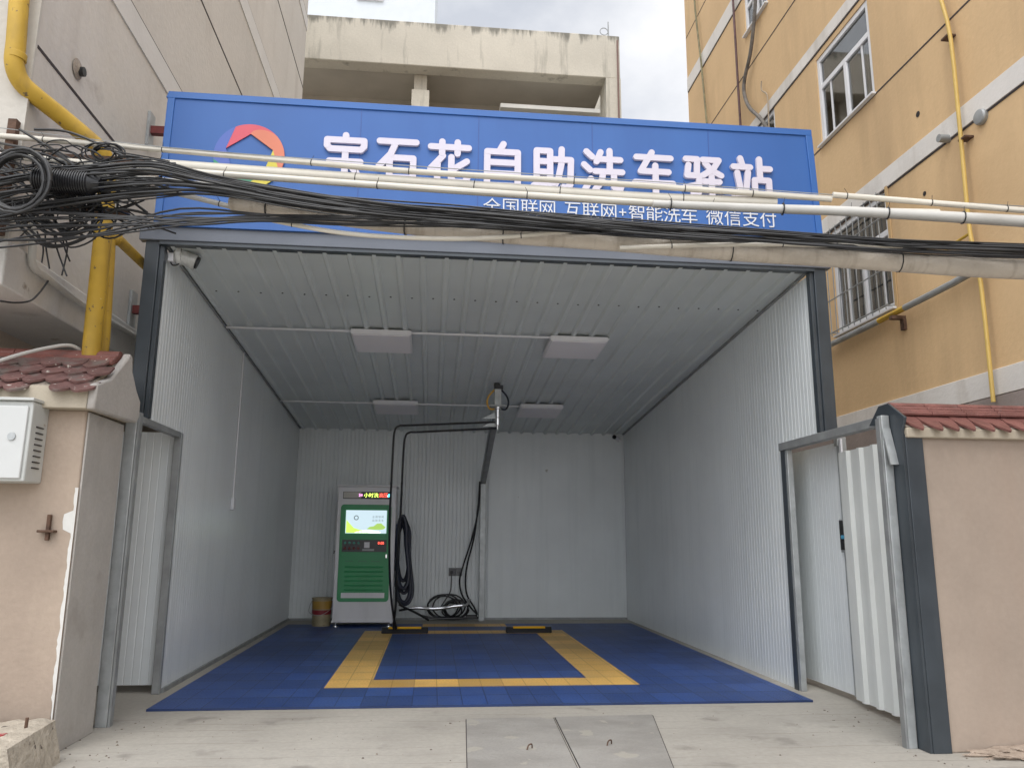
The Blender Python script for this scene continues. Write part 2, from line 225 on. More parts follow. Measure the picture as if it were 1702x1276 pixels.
# ---------------------------------------------------------------- mesh helpers
class M:
    def __init__(s): s.v = []; s.f = []
    def add(s, vs, fs):
        o = len(s.v); s.v += [tuple(p) for p in vs]; s.f += [tuple(i + o for i in q) for q in fs]; return s
    def box(s, x0, x1, y0, y1, z0, z1):
        return s.add([(x0, y0, z0), (x1, y0, z0), (x1, y1, z0), (x0, y1, z0), (x0, y0, z1), (x1, y0, z1), (x1, y1, z1), (x0, y1, z1)],
                     [(0, 3, 2, 1), (4, 5, 6, 7), (0, 1, 5, 4), (1, 2, 6, 5), (2, 3, 7, 6), (3, 0, 4, 7)])
    def prism(s, pts, d):
        """closed planar outline swept by vector d"""
        n = len(pts); d = Vector(d); a = [Vector(p) for p in pts]; b = [p + d for p in a]
        return s.add(a + b, [tuple(range(n - 1, -1, -1)), tuple(range(n, 2 * n))] + [(i, (i + 1) % n, n + (i + 1) % n, n + i) for i in range(n)])
    def bar(s, p0, p1, w, h, up=(0, 0, 1)):
        """rectangular bar between two points, w across, h along up"""
        p0, p1 = Vector(p0), Vector(p1); t = (p1 - p0).normalized(); u = Vector(up); sd_ = t.cross(u).normalized(); u = sd_.cross(t).normalized()
        q = [p0 + sd_ * a * w / 2 + u * b * h / 2 for a, b in ((-1, -1), (1, -1), (1, 1), (-1, 1))]
        return s.prism(q, p1 - p0)
    def tube(s, pts, r, n=8, smooth=0, caps=True, closed=False):
        P = [Vector(p) for p in pts]
        if smooth and len(P) > 2: P = spline(P, smooth)
        k = len(P); rs = r if isinstance(r, (list, tuple)) else None
        if rs: rs = [rs[0] + (rs[-1] - rs[0]) * i / (k - 1) for i in range(k)] if len(rs) == 2 else [rs[min(len(rs) - 1, int(i / (k - 1) * (len(rs) - 1) + .5))] for i in range(k)]
        T = [(P[min(i + 1, k - 1)] - P[max(i - 1, 0)]).normalized() for i in range(k)]
        a = Vector((0, 0, 1)) if abs(T[0].z) < .9 else Vector((1, 0, 0))
        N = (a - T[0] * a.dot(T[0])).normalized(); vs = []
        for i in range(k):
            if i:
                N = N - T[i] * N.dot(T[i]); N = N.normalized() if N.length > 1e-6 else T[i].orthogonal().normalized()
            B = T[i].cross(N); rr = rs[i] if rs else r
            vs += [P[i] + (N * math.cos(2 * math.pi * j / n) + B * math.sin(2 * math.pi * j / n)) * rr for j in range(n)]
        fs = [(i * n + j, i * n + (j + 1) % n, (i + 1) * n + (j + 1) % n, (i + 1) * n + j) for i in range(k - 1) for j in range(n)]
        if caps: fs += [tuple(range(n - 1, -1, -1)), tuple(range((k - 1) * n, k * n))]
        return s.add(vs, fs)
    def lathe(s, c, prof, n=24, axis='z'):
        c = Vector(c); vs = []
        for r, h in prof:
            for j in range(n):
                a = 2 * math.pi * j / n; x, y = r * math.cos(a), r * math.sin(a)
                vs.append(c + (Vector((x, y, h)) if axis == 'z' else Vector((x, -h, y)) if axis == 'y' else Vector((h, x, y))))
        k = len(prof)
        return s.add(vs, [(i * n + j, i * n + (j + 1) % n, (i + 1) * n + (j + 1) % n, (i + 1) * n + j) for i in range(k - 1) for j in range(n)] + [tuple(range(n - 1, -1, -1)), tuple(range((k - 1) * n, k * n))])
    def sweep(s, prof, d, thick=None):
        """open profile polyline swept along d; thick = offset vector that makes it a solid sheet"""
        if thick is not None:
            t = Vector(thick); pts = [Vector(p) for p in prof] + [Vector(p) + t for p in reversed(prof)]
            n = len(pts); d = Vector(d); m = n // 2; vs = pts + [p + d for p in pts]
            fs = [(i, (i + 1) % n, n + (i + 1) % n, n + i) for i in range(n)]
            for i in range(m - 1):
                j = n - 1 - i; fs += [(i, j, j - 1, i + 1), (n + i, n + i + 1, n + j - 1, n + j)]
            return s.add(vs, fs)
        d = Vector(d); n = len(prof); a = [Vector(p) for p in prof]
        return s.add(a + [p + d for p in a], [(i, i + 1, n + i + 1, n + i) for i in range(n - 1)])
    def build(s, name, mat, parent=None, bevel=0, smooth=30, seg=2):
        loc = root_loc(parent)
        me = bpy.data.meshes.new(name); me.from_pydata([(v[0] - loc[0], v[1] - loc[1], v[2] - loc[2]) for v in s.v], [], s.f); me.validate()
        bm = bmesh.new(); bm.from_mesh(me); bmesh.ops.recalc_face_normals(bm, faces=bm.faces); bm.to_mesh(me); bm.free()
        me.materials.append(mat); o = bpy.data.objects.new(name, me); COL.objects.link(o)
        if parent: o.parent = parent
        if smooth:
            me.shade_smooth(); me.set_sharp_from_angle(angle=math.radians(smooth))
        if bevel:
            b = o.modifiers.new('bevel', 'BEVEL'); b.width = bevel; b.segments = seg; b.limit_method = 'ANGLE'; b.angle_limit = math.radians(40)
        return o
def root_loc(o):
    if o is None: return (0, 0, 0)
    while o.parent: o = o.parent
    return tuple(o.location)
def spline(P, k):
    out_ = []; n = len(P)
    for i in range(n - 1):
        p0, p1, p2, p3 = P[max(i - 1, 0)], P[i], P[i + 1], P[min(i + 2, n - 1)]
        for j in range(k):
            t = j / k; t2, t3 = t * t, t * t * t
            out_.append(.5 * ((2 * p1) + (p2 - p0) * t + (2 * p0 - 5 * p1 + 4 * p2 - p3) * t2 + (3 * p1 - p0 - 3 * p2 + p3) * t3))
    return out_ + [P[-1]]
def tag(o, label, cat, group=None):
    o['label'] = label; o['category'] = cat
    if group: o['group'] = group
    return o
def thing(name, loc, label, cat, group=None):
    o = bpy.data.objects.new(name, None); o.empty_display_size = .1; COL.objects.link(o); o.location = loc
    return tag(o, label, cat, group)
def struct(o): o['kind'] = 'structure'; return o
def ring(c, r0, k=28, ax=(0, 1, 0), wob=0, n0=0., n1=1.):
    """points of a circle (or arc) round c in the plane normal to ax"""
    a = Vector(ax).normalized(); u = a.orthogonal().normalized() if abs(a.y) < .9 else Vector((1, 0, 0)); u = (u - a * u.dot(a)).normalized(); v = a.cross(u)
    return [Vector(c) + u * math.cos(2 * math.pi * (n0 + (n1 - n0) * i / k)) * (r0 + random.uniform(-wob, wob)) + v * math.sin(2 * math.pi * (n0 + (n1 - n0) * i / k)) * (r0 + random.uniform(-wob, wob)) for i in range(k + 1)]
def text_mesh(ch, size, x, y, z, name, mat, parent, off=0., ext=.002):
    """one character as a mesh facing -y, centred on x,z"""
    cu = bpy.data.curves.new('t', 'FONT'); cu.body = ch; cu.size = size; cu.extrude = ext; cu.offset = off; cu.align_x = 'CENTER'; cu.align_y = 'CENTER'
    o = bpy.data.objects.new('t', cu); COL.objects.link(o)
    me = bpy.data.meshes.new_from_object(o.evaluated_get(bpy.context.evaluated_depsgraph_get()))
    bpy.data.objects.remove(o); bpy.data.curves.remove(cu)
    vs = [v.co.copy() for v in me.vertices]; fs = [tuple(p.vertices) for p in me.polygons]
    bpy.data.meshes.remove(me)
    if not vs: return None
    cx = (min(v.x for v in vs) + max(v.x for v in vs)) / 2; cy = (min(v.y for v in vs) + max(v.y for v in vs)) / 2
    return M().add([(x + v.x - cx, y - v.z, z + v.y - cy) for v in vs], fs).build(name, mat, parent, smooth=0)

# ---------------------------------------------------------------- ground
g = M(); g.add([(-150, -150, 0), (150, -150, 0), (150, 200, 0), (-150, 200, 0)], [(0, 1, 2, 3)])
struct(g.build('ground', CONC, smooth=0))
HF, SL, D, BW = 3.44, .0793, 6.56, 5.2
def cz(y): return HF - SL * y

# ---------------------------------------------------------------- the wash bay
bay = thing('car_wash_bay', (0, 0, 0), 'white metal panel car wash bay open at the front with charcoal posts', 'garage')
def side_profile(y0, y1, x, sgn, pitch=.0625, dep=.003):
    pts = []; y = y0
    while y < y1 - 1e-4:
        e = min(y + pitch, y1)
        pts += [(x, y, 0), (x, max(y, e - .012), 0), (x - sgn * dep, max(y, e - .006), 0)]; y = e
    pts.append((x, y1, 0)); return pts
for sgn, x, jy in ((1, 0., .81), (-1, BW, .70)):
    w = M()
    t = (-.05 * sgn, 0, 0)
    w.sweep(side_profile(jy, D, x, sgn), (0, 0, 3.4), t)
    w.sweep([(px, py, 2.075) for px, py, _ in side_profile(0, jy, x, sgn)], (0, 0, 1.325), t)
    w.build('side_wall', PANEL, bay, smooth=0)
    M().box(x - .003 * sgn if sgn < 0 else x - .004, x + .004 if sgn < 0 else x + .02, jy + .06, D - .01, 0, .035).build('floor_track', GALVD, bay)
    M().bar((x + sgn * .012, .03, cz(.03) - .012), (x + sgn * .012, D, cz(D) - .012), .022, .02).build('ceiling_trim', GALVD, bay)
# back wall: ribbed left part, smooth right part
pts = []; x = 0
while x < BW:
    p = .0625 if x < 2.95 else .185; dp = .006 if x < 2.95 else .0012
    e = min(x + p, BW); pts += [(x, D, .03), (max(x, e - .016), D, .03), (max(x, e - .008), D + dp, .03)]; x = e
pts.append((BW, D, .03))
M().sweep(pts, (0, 0, 3.1), (0, .05, 0)).build('back_wall', PANEL, bay, smooth=0)
M().box(.0, BW, D - .018, D + .01, 0, .03).build('floor_track', GALVD, bay)
M().box(BW - .03, BW - .004, D - .026, D - .002, .03, cz(D)).build('corner_trim', PANEL, bay)
M().box(.004, .03, D - .026, D - .002, .03, cz(D)).build('corner_trim', PANEL, bay)
# ceiling: trapezoid ribs hanging down, falling to the back
pts = []; x = .03
pts.append((0, 0, HF))
while x < BW - .1:
    pts += [(x, 0, HF), (x + .018, 0, HF - .028), (x + .048, 0, HF - .028), (x + .066, 0, HF)]; x += .192
pts.append((BW, 0, HF))
M().sweep(pts, (0, D, -SL * D), (0, 0, .05)).build('ceiling', CEIL, bay, smooth=20)
for i in range(27):
    yy = .95 + random.uniform(-.012, .012); M().lathe((.15 + i * .192, yy, cz(yy) - .006), [(.010, 0), (.006, .007)], 6).build('roof_screw', BLACKP, bay)
M().box(-.1, BW + .1, .02, D + .1, 3.53, 3.57).build('roof', GALVD, bay)
# posts: dark front legs with a shadow return
for sgn, x in ((1, 0.), (-1, BW)):
    a, b = (x - .125, x - .022) if sgn > 0 else (x + .022, x + .125)
    M().box(a, b, -.03, .09, 2.075, 3.55).build('front_post', DARK, bay, bevel=.004)
    a, b = (x - .021, x + .012) if sgn > 0 else (x - .012, x + .021)
    M().box(a, b, -.012, .05, 2.075, 3.55).build('post_return', DARK, bay, bevel=.003)
M().box(-.17, BW + .16, -.055, .02, 3.44, 3.56).build('lintel', LINT, bay, bevel=.006)
M().box(-.02, BW + .02, -.045, .03, 3.412, 3.437).build('lintel_lip', DARK, bay)

# conduits and lamps on the ceiling
def trunk(yc, x0, x1):
    m = M(); m.bar((x0, yc, cz(yc) - .04), (x1, yc, cz(yc) - .04), .024, .02)
    return m
tag(trunk(1.80, .03, 3.9).build('conduit', WHITEP, bevel=.003), 'thin white trunking across the ceiling joining the two front lamps', 'conduit', 'white trunking on the ceiling')
tag(trunk(4.72, .03, 3.4).build('conduit', WHITEP, bevel=.003), 'thin white trunking across the ceiling joining the two rear lamps', 'conduit', 'white trunking on the ceiling')
for i, (x, y, lab) in enumerate(((1.555, 2.04, 'front left square white lamp panel switched off under the ceiling'), (3.575, 2.05, 'front right square white lamp panel switched off under the ceiling'),
                               (1.58, 4.87, 'rear left square white lamp panel switched off under the ceiling'), (3.58, 4.89, 'rear right square white lamp panel, partly behind the boom head'))):
    z = cz(y) - .03; h = .30
    L = thing('ceiling_lamp', (x, y, z), lab, 'lamp', 'square lamp panels on the ceiling')
    m = M(); q = [(x - h, y - h, cz(y - h) - .082), (x + h, y - h, cz(y - h) - .082), (x + h, y + h, cz(y + h) - .082), (x - h, y + h, cz(y + h) - .082)]
    m.prism(q, (0, 0, .052)).build('lamp_body', WHITEP, L, bevel=.005)
    h -= .02; q = [(x - h, y - h, cz(y - h) - .088), (x + h, y - h, cz(y - h) - .088), (x + h, y + h, cz(y + h) - .088), (x - h, y + h, cz(y + h) - .088)]
    M().prism(q, (0, 0, .008)).build('diffuser', LAMPW, L)
m = M(); m.bar((.012, 2.66, 1.62), (.012, 2.66, 3.2), .022, .016, (1, 0, 0))
cd = tag(m.build('conduit', WHITEP, bevel=.002), 'vertical white trunking on the left wall ending in a switch box', 'conduit')
M().box(.001, .035, 2.615, 2.705, 1.5, 1.62).build('switch_box', WHITEP, cd, bevel=.006)

# ---------------------------------------------------------------- floor mat
mat_root = thing('floor_mat', (2.6, 3, 0), 'blue plastic grating mat with yellow parking rectangle covering the bay floor', 'floor mat')
X0, X1, Y0, Y1 = .13, 5.07, .17, 5.82; a0, a1, b0, b1 = 1.27, 3.905, .905, 4.98; i0, i1, j0, j1 = 1.644, 3.512, 1.27, 4.62
def flat(m, x0, x1, y0, y1, h=.016): return m.box(x0, x1, y0, y1, .001, h)
m = M()
flat(m, X0, X1, Y0, b0); flat(m, X0, a0, b0, b1); flat(m, a1, X1, b0, b1); flat(m, X0, X1, b1, 5.46); flat(m, i0, i1, j0, j1)
flat(m, X0, 2.02, 5.46, Y1); flat(m, 3.2, X1, 5.46, Y1); m.build('blue_tiles', MATB, mat_root, smooth=0)
m = M()
flat(m, a0, a1, b0, j0); flat(m, a0, i0, j0, b1); flat(m, i1, a1, j0, b1); flat(m, i0, i1, j1, b1); m.build('yellow_border', MATY, mat_root, smooth=0)
m = M(); flat(m, 2.02, 3.2, 5.46, Y1); m.build('yellow_strip', MATY, mat_root, smooth=0)

# ---------------------------------------------------------------- wheel stops
def stop(x, y, lab):
    s_ = thing('wheel_stop', (x, y, .017), lab, 'wheel stop', 'wheel stops on the mat')
    m = M(); L = .30
    m.prism([(x - L, y - .075, .017), (x - L, y + .075, .017), (x - L, y + .05, .09), (x - L, y - .03, .09)], (2 * L, 0, 0)).build('rubber_body', BLACKP, s_, bevel=.01)
    m = M(); m.prism([(x - .21, y - .0475, .071), (x - .21, y - .028, .0905), (x - .21, y + .0, .094), (x - .21, y - .03, .0975), (x - .21, y - .056, .075)], (.42, 0, 0)).build('yellow_strip', YELS, s_)
stop(1.80, 4.72, 'black and yellow rubber wheel stop on the mat before the kiosk')
stop(3.42, 4.72, 'black and yellow rubber wheel stop on the right of the mat')

# ---------------------------------------------------------------- kiosk
kx0, kx1, ky0, ky1, kz0, kz1 = .775, 1.60, 5.43, 6.0, .085, 1.94
K = thing('payment_kiosk', (1.19, 5.7, 0), 'tall grey self service kiosk with green door and lit screen', 'kiosk')
M().box(kx0, kx1, ky0, ky1, kz0, kz1).build('cabinet', KGREY, K, bevel=.012)
M().box(kx0 - .012, kx1 + .012, ky0 - .015, ky1 + .01, kz1, kz1 + .022).build('top_cap', KGREY, K, bevel=.004)
M().box(kx0 - .006, kx1 + .006, ky0 - .010, ky1, kz0 - .006, kz0 + .022).build('base_trim', KGREY, K, bevel=.003)
for fx in (kx0 + .05, kx1 - .05):
    for fy in (ky0 + .05, ky1 - .05):
        M().lathe((fx, fy, .017), [(.032, 0), (.030, .012), (.012, .018), (.012, .062)], 14).build('foot', CHROME, K)
def rrect(x0, x1, z0, z1, r, y):
    p = []
    for cx_, cz_, a in ((x1 - r, z1 - r, 0), (x0 + r, z1 - r, 90), (x0 + r, z0 + r, 180), (x1 - r, z0 + r, 270)):
        for k in range(6):
            t = math.radians(a + 18 * k); p.append((cx_ + r * math.cos(t), y, cz_ + r * math.sin(t)))
    return p
led = M().box(kx0 + .075, kx1 - .07, ky0 - .008, ky0 + .01, 1.765, 1.865).build('led_display', BLACKP, K)
M().box(kx0 + .082, kx0 + .33, ky0 - .0095, ky0 - .0085, 1.775, 1.860).build('painted_glare', pm('painted_glare_cream', (.40, .38, .33), .3), led)  # glare on the left of the display, painted as a cream panel
E_PINK, E_GRN, E_RED, E_CY = emit('led_pink', (1, .35, .8), 1.6), emit('led_green', (.75, 1, .15), 1.5), emit('led_red', (1, .12, .08), 1.6), emit('led_cyan', (.1, .75, 1), 1.8)
for ch, x, mt in (('24', 1.095, E_PINK), ('小', 1.175, E_GRN), ('时', 1.245, E_GRN), ('洗', 1.315, E_GRN), ('高', 1.385, E_RED), ('压', 1.448, E_RED)):
    text_mesh(ch, .068 if len(ch) == 1 else .055, x, ky0 - .010, 1.818, 'led_character', mt, led, ext=.0008)
m = M(); m.prism([(1.475, ky0 - .0105, 1.795), (1.53, ky0 - .0105, 1.795), (1.53, ky0 - .0105, 1.815), (1.515, ky0 - .0105, 1.838), (1.49, ky0 - .0105, 1.838), (1.475, ky0 - .0105, 1.815)], (0, .001, 0)).build('led_car_mark', E_CY, led)
door = M().prism(rrect(kx0 + .055, kx1 - .062, .355, 1.685, .045, ky0 - .014), (0, .018, 0)).build('door', KGREEN, K, bevel=.003)
scr = M().box(kx0 + .13, kx1 - .125, ky0 - .024, ky0 - .010, 1.285, 1.605).build('screen', emit('screen_glow', (.62, .78, .86), .55), door)
ys = ky0 - .0255
M().prism([(.915, ys, 1.292), (1.25, ys, 1.292), (1.13, ys, 1.325), (1.02, ys, 1.36), (.96, ys, 1.42), (.915, ys, 1.47)], (0, .001, 0)).build('screen_green_hill', emit('screen_lime', (.55, .85, .12), .7), scr)
M().prism([(1.02, ys, 1.293), (1.40, ys, 1.293), (1.36, ys, 1.315), (1.2, ys, 1.33), (1.08, ys, 1.315)], (0, .0005, 0)).build('screen_highlight', emit('screen_white', (1, 1, .9), 1.6), scr)
M().prism([(1.20, ys, 1.345), (1.24, ys, 1.375), (1.30, ys, 1.385), (1.34, ys, 1.42), (1.40, ys, 1.425), (1.44, ys, 1.39), (1.465, ys, 1.37), (1.44, ys, 1.345), (1.40, ys, 1.335), (1.30, ys, 1.335)], (0, .0006, 0)).build('screen_car', emit('screen_green_car', (.45, .7, .15), .5), scr)
m = M(); m.tube(ring((1.05, ys, 1.50), .028, 20), .007, 6, closed=True); m.build('screen_emblem', emit('screen_grey', (.25, .32, .34), .35), scr)
for i, (tx, z) in enumerate((('全国联网', 1.515), ('自助洗车', 1.465))):
    for j, c in enumerate(tx): text_mesh(c, .036, 1.29 + j * .042, ys - .0002, z, 'screen_character', bpy.data.materials['screen_grey'], scr, ext=.0004)
pan = M().box(kx0 + .095, kx1 - .115, ky0 - .024, ky0 - .010, 1.03, 1.195).build('control_panel', BLACKP, door)
for i in range(4):
    for j, mt in enumerate((REDP, WHITEP)):
        M().lathe((kx0 + .135 + i * .062, ky0 - .024, 1.078 + j * .075), [(.018, 0), (.018, .006), (.012, .010)], 14, 'y').build('button', mt if j == 0 else pm('button_green', (.06, .28, .22), .4), pan)
M().box(kx0 + .40, kx0 + .475, ky0 - .0265, ky0 - .0235, 1.085, 1.165).build('card_reader', KGREY, pan)
M().box(kx0 + .375, kx0 + .54, ky0 - .0255, ky0 - .0235, 1.045, 1.07).build('card_slot', GALVD, pan)
M().box(kx1 - .235, kx1 - .15, ky0 - .0265, ky0 - .0235, 1.125, 1.18).build('price_display', REDP, pan)
text_mesh('0.00', .05, kx1 - .193, ky0 - .0275, 1.152, 'display_digits', E_RED, pan, ext=.0005)
M().lathe((kx0 + .10, ky0 - .014, .975), [(.026, 0), (.026, .003), (.018, .005)], 18, 'y').build('round_lock', KGREEN, door)
h = M().box(kx1 - .125, kx1 - .10, ky0 - .03, ky0 - .013, .945, 1.0).build('handle', CHROME, door, bevel=.004)
for i in range(7):
    z = .895 - i * .062
    for xa, xb in ((.92, 1.05), (1.10, 1.24), (1.28, 1.42)):
        if i == 0: M().box(xa, xb - .02, ky0 - .0165, ky0 - .013, z, z + .012).build('vent_slot', pm('vent_green', (.05, .19, .10), .5), door)
    if i: M().prism([(.92, ky0 - .0142, z), (.92, ky0 - .022, z - .016), (.92, ky0 - .0142, z - .022)], (.53, 0, 0)).build('louvre', KGREEN, door)
M().box(kx0 + .11, kx1 - .12, ky0 - .017, ky0 - .012, .405, .475).build('label_strip', KGREY, door)
M().tube([(kx0, 5.6, 1.03), (kx0 - .03, 5.6, 1.04), (kx0 - .035, 5.6, 1.0)], .007, 6).build('side_hook', BLACKP, K)

# vacuum hose hung on the kiosk's right side, its reel plate
vh = thing('vacuum_hose', (1.68, 5.6, .4), 'thick navy hose looped over the right side of the kiosk', 'hose')
M().box(1.602, 1.622, 5.53, 5.70, .95, 1.42).build('hanger_plate', pm('blue_plate', (.07, .11, .22), .4), vh, bevel=.005)
for i, (zt, zb, dx, rr) in enumerate(((1.53, .52, .10, .03), (1.50, .33, .12, .026), (1.46, .30, .145, .026), (1.42, .62, .09, .026), (1.49, .45, .11, .026))):
    y = 5.50 + i * .036
    m = M(); m.tube([(1.635, y, zb + .25), (1.64, y, zb + .6), (1.65, y, zt - .1), (1.66 + dx * .4, y, zt), (1.65 + dx, y, zt - .15), (1.66 + dx, y + .01, (zt + zb) / 2 + .1), (1.68 + dx * 1.25, y + .01, zb + .2), (1.67 + dx * .9, y, zb + .02), (1.665 + dx * .2, y, zb + .05), (1.64, y, zb + .24)], rr, 9, smooth=6, caps=True)
    m.build('hose_loop', NAVY, vh)
m = M(); m.tube([(1.64, 5.47, .42), (1.72, 5.48, .30), (1.86, 5.6, .22), (2.0, 5.9, .12), (2.1, 6.0, .05)], .016, 8, smooth=6); m.build('hose_tail', HOSE, vh)

# bucket
B_ = thing('paint_bucket', (.62, 5.62, .017), 'old yellow and red paint bucket with wire handle beside the kiosk', 'bucket')
bx, by = .61, 5.62
M().lathe((bx, by, .017), [(.125, 0), (.135, .36), (.142, .365), (.142, .38), (.128, .38), (.120, .03)], 28).build('pail', pm('bucket_beige', (.28, .235, .14), .5, var=.25, scale=8, spots=(.15, .12, .09, 9, .62, .08)), B_)
M().lathe((bx, by, .25), [(.1325, 0), (.1365, .105)], 28).build('yellow_band', pm('bucket_yellow', (.34, .20, .035), .45, var=.2, scale=8), B_)
M().lathe((bx, by, .175), [(.131, 0), (.1335, .06)], 28).build('red_band', pm('bucket_red', (.20, .012, .02), .45, var=.15), B_)
m = M(); m.tube([(bx - .14, by, .35), (bx - .165, by - .02, .28), (bx - .15, by - .1, .2), (bx, by - .15, .17), (bx + .13, by - .06, .25), (bx + .14, by, .35)], .004, 6, smooth=5); m.build('handle', GALVD, B_)

# ---------------------------------------------------------------- boom post, swing arm, hoses
P = thing('swing_boom', (2.9, 6.40, 0), 'galvanised post with slanting boom carrying the swivel head near the ceiling', 'boom')
M().box(2.855, 2.945, 6.37, 6.46, 0, 2.12).build('post', GALV, P, bevel=.006)
M().box(2.85, 2.95, 6.35, 6.48, 0, .012).build('base_plate', GALVD, P)
m = M(); m.bar((2.90, 6.36, 2.10), (2.88, 3.82, 2.74), .075, .075); m.build('boom_arm', GALVD, P, bevel=.004)
m = M(); m.bar((2.856, 6.40, 2.11), (2.832, 4.0, 2.72), .006, .10); m.build('boom_lit_face', GALV, P)  # light on the arm's left face, put in as a strip of brighter steel
M().box(2.855, 2.94, 3.70, 3.78, 2.86, 3.10).build('hanger', GALV, P, bevel=.003)
M().box(2.85, 2.96, 3.69, 3.79, 3.07, 3.15).build('swivel_top', BLACKP, P, bevel=.005)
M().box(2.80, 3.0, 3.68, 3.8, 2.845, 2.868).build('swivel_plate', GALVD, P)
m = M(); m.lathe((2.90, 3.74, 2.56), [(.012, 0), (.014, .05), (.034, .055), (.034, .14), (.028, .145), (.028, .155), (.036, .16), (.036, .25), (.05, .255), (.05, .285)], 20); m.build('swivel_joint', CHROME, P)
for z in (2.70, 2.60):
    m = M(); m.prism([(2.88, 3.74, z), (2.70, 3.75, z - .005), (2.88, 3.74, z + .085)], (0, .008, 0)); m.build('gusset', GALV, P)
for sx, mt in ((-1, YEL), (1, NAVY)):
    m = M(); m.tube([(2.90 + sx * .03, 3.74, 3.08), (2.90 + sx * .11, 3.74, 2.99), (2.90 + sx * .135, 3.74, 2.90), (2.90 + sx * .10, 3.74, 2.82), (2.90 + sx * .03, 3.74, 2.825)], .012, 8, smooth=6); m.build('jumper_hose', mt if sx < 0 else NAVY, P)
arms = []
for z, dx, zz, lab in ((2.655, 0, 0, 'upper'), (2.575, .13, -.03, 'lower')):
    xl = 1.62 + dx
    xe = 1.685 if dx == 0 else 1.66
    pts = [(2.88, 3.74, z), (xl + .2, 3.80, z - .055), (xl + .06, 3.80, z - .065), (xl + .005, 3.8, z - .12), (xl - .01, 3.81, z - .3), (xl - .02, 3.9, 1.9)]
    pts2 = [(xl - .02, 3.9, 1.9), (xl - .03, 4.0, 1.5), (xl - .02 - dx * .3, 4.15, .9), (xl + .01 - dx * .55, 4.35, .45), (xe, 4.55, .12)]
    A = thing('spray_hose', (xe, 4.55, .1), lab + ' black steel hose arm swung left from the swivel, hose hanging to the floor', 'hose', 'hanging spray hoses')
    m = M(); m.tube(pts, .013, 8, smooth=6); m.build('arm_pipe', BLACKP, A)
    m = M(); m.tube(pts2 + [(xe + .01, 4.6, .105)], .014, 8, smooth=8); m.build('hose', HOSE, A)
# twin cables falling beside the post
for k in range(2):
    m = M(); d = k * .055
    m.tube([(2.845, 6.35, 2.1), (2.83 - d * .2, 6.34, 1.7), (2.74 + d * .5, 6.38, 1.25), (2.62 + d, 6.42, .85), (2.56 + d * 1.6, 6.44, .60), (2.60 + d * 1.4, 6.44, .38), (2.73 + d, 6.42, .2), (2.84, 6.40, .09)], .013, 8, smooth=8)
    tag(m.build('black_hose', HOSE), 'black hose sagging down the left side of the galvanised post', 'hose', 'twin hoses by the post')
# coil on the floor
co = thing('coiled_hose', (2.3, 6.35, .02), 'black hose coiled loosely on the floor under the sockets', 'hose')
m = M()
for k in range(7):
    r = random.uniform(.15, .27); c = (2.42 + random.uniform(-.13, .16), 6.36 + k * .018, .06 + r * .62)
    pts = ring(c, r, 22, (random.uniform(-.12, .12), 1, random.uniform(-.1, .1)), .006); pts = [Vector((p.x, p.y, max(.05, c[2] + (p.z - c[2]) * .72))) for p in pts]; m.tube(pts, .0115, 7)
m.tube([(1.66, 6.1, .26), (1.9, 6.2, .14), (2.1, 6.3, .06), (2.5, 6.3, .04), (2.85, 6.36, .05)], .014, 7, smooth=6)
m.tube([(1.95, 6.3, .1), (2.2, 6.28, .05), (2.55, 6.3, .05), (2.75, 6.33, .05)], .014, 7, smooth=6)
m.build('loops', HOSE, co)
M().box(2.66, 2.83, 6.28, 6.34, .035, .095).build('plug_block', BLACKP, co, bevel=.01)
ln = thing('spray_lance', (2.2, 6.25, .2), 'chrome spray lance resting across the coiled hose', 'spray lance')
m = M(); m.tube([(1.80, 6.22, .195), (1.95, 6.22, .205), (2.2, 6.21, .195), (2.45, 6.21, .225), (2.60, 6.2, .24)], .024, 12, smooth=6); m.build('tube', CHROME, ln)
m = M(); m.tube([(1.66, 6.23, .17), (1.8, 6.22, .192)], .016, 8); m.build('grip', BLACKP, ln)
for xx, zz in ((1.82, .197), (2.2, .196), (2.46, .226)):
    m = M(); m.tube([(xx, 6.215, zz), (xx + .04, 6.215, zz + .003)], .030, 12); m.build('collar', CHROME, ln, bevel=.003)
m = M(); m.tube([(2.60, 6.2, .24), (2.66, 6.2, .25), (2.69, 6.2, .29), (2.685, 6.2, .33)], .02, 8, smooth=4); m.box(2.66, 2.73, 6.19, 6.21, .325, .335); m.build('tap', GALVD, ln)
so = thing('wall_socket', (2.5, 6.55, .7), 'grey double wall socket with a plugged-in cord on the back wall', 'socket')
for k in range(2):
    f_ = M().box(2.392 + k * .105, 2.492 + k * .105, 6.535, 6.558, .655, .775).build('face_plate', pm('socket_grey', (.10, .10, .105) if k == 0 else (.17, .17, .175), .4), so, bevel=.006)
    for q in range(2): M().box(2.425 + k * .105 + q * .025, 2.431 + k * .105 + q * .025, 6.533, 6.536, .69, .72).build('socket_hole', BLACKP, f_)
M().box(2.415, 2.455, 6.50, 6.535, .69, .735).build('plug', BLACKP, so, bevel=.006)
m = M(); m.tube([(2.435, 6.51, .69), (2.435, 6.50, .55), (2.42, 6.5, .42), (2.36, 6.48, .32), (2.28, 6.45, .2)], .008, 6, smooth=6); m.build('cord', HOSE, so)
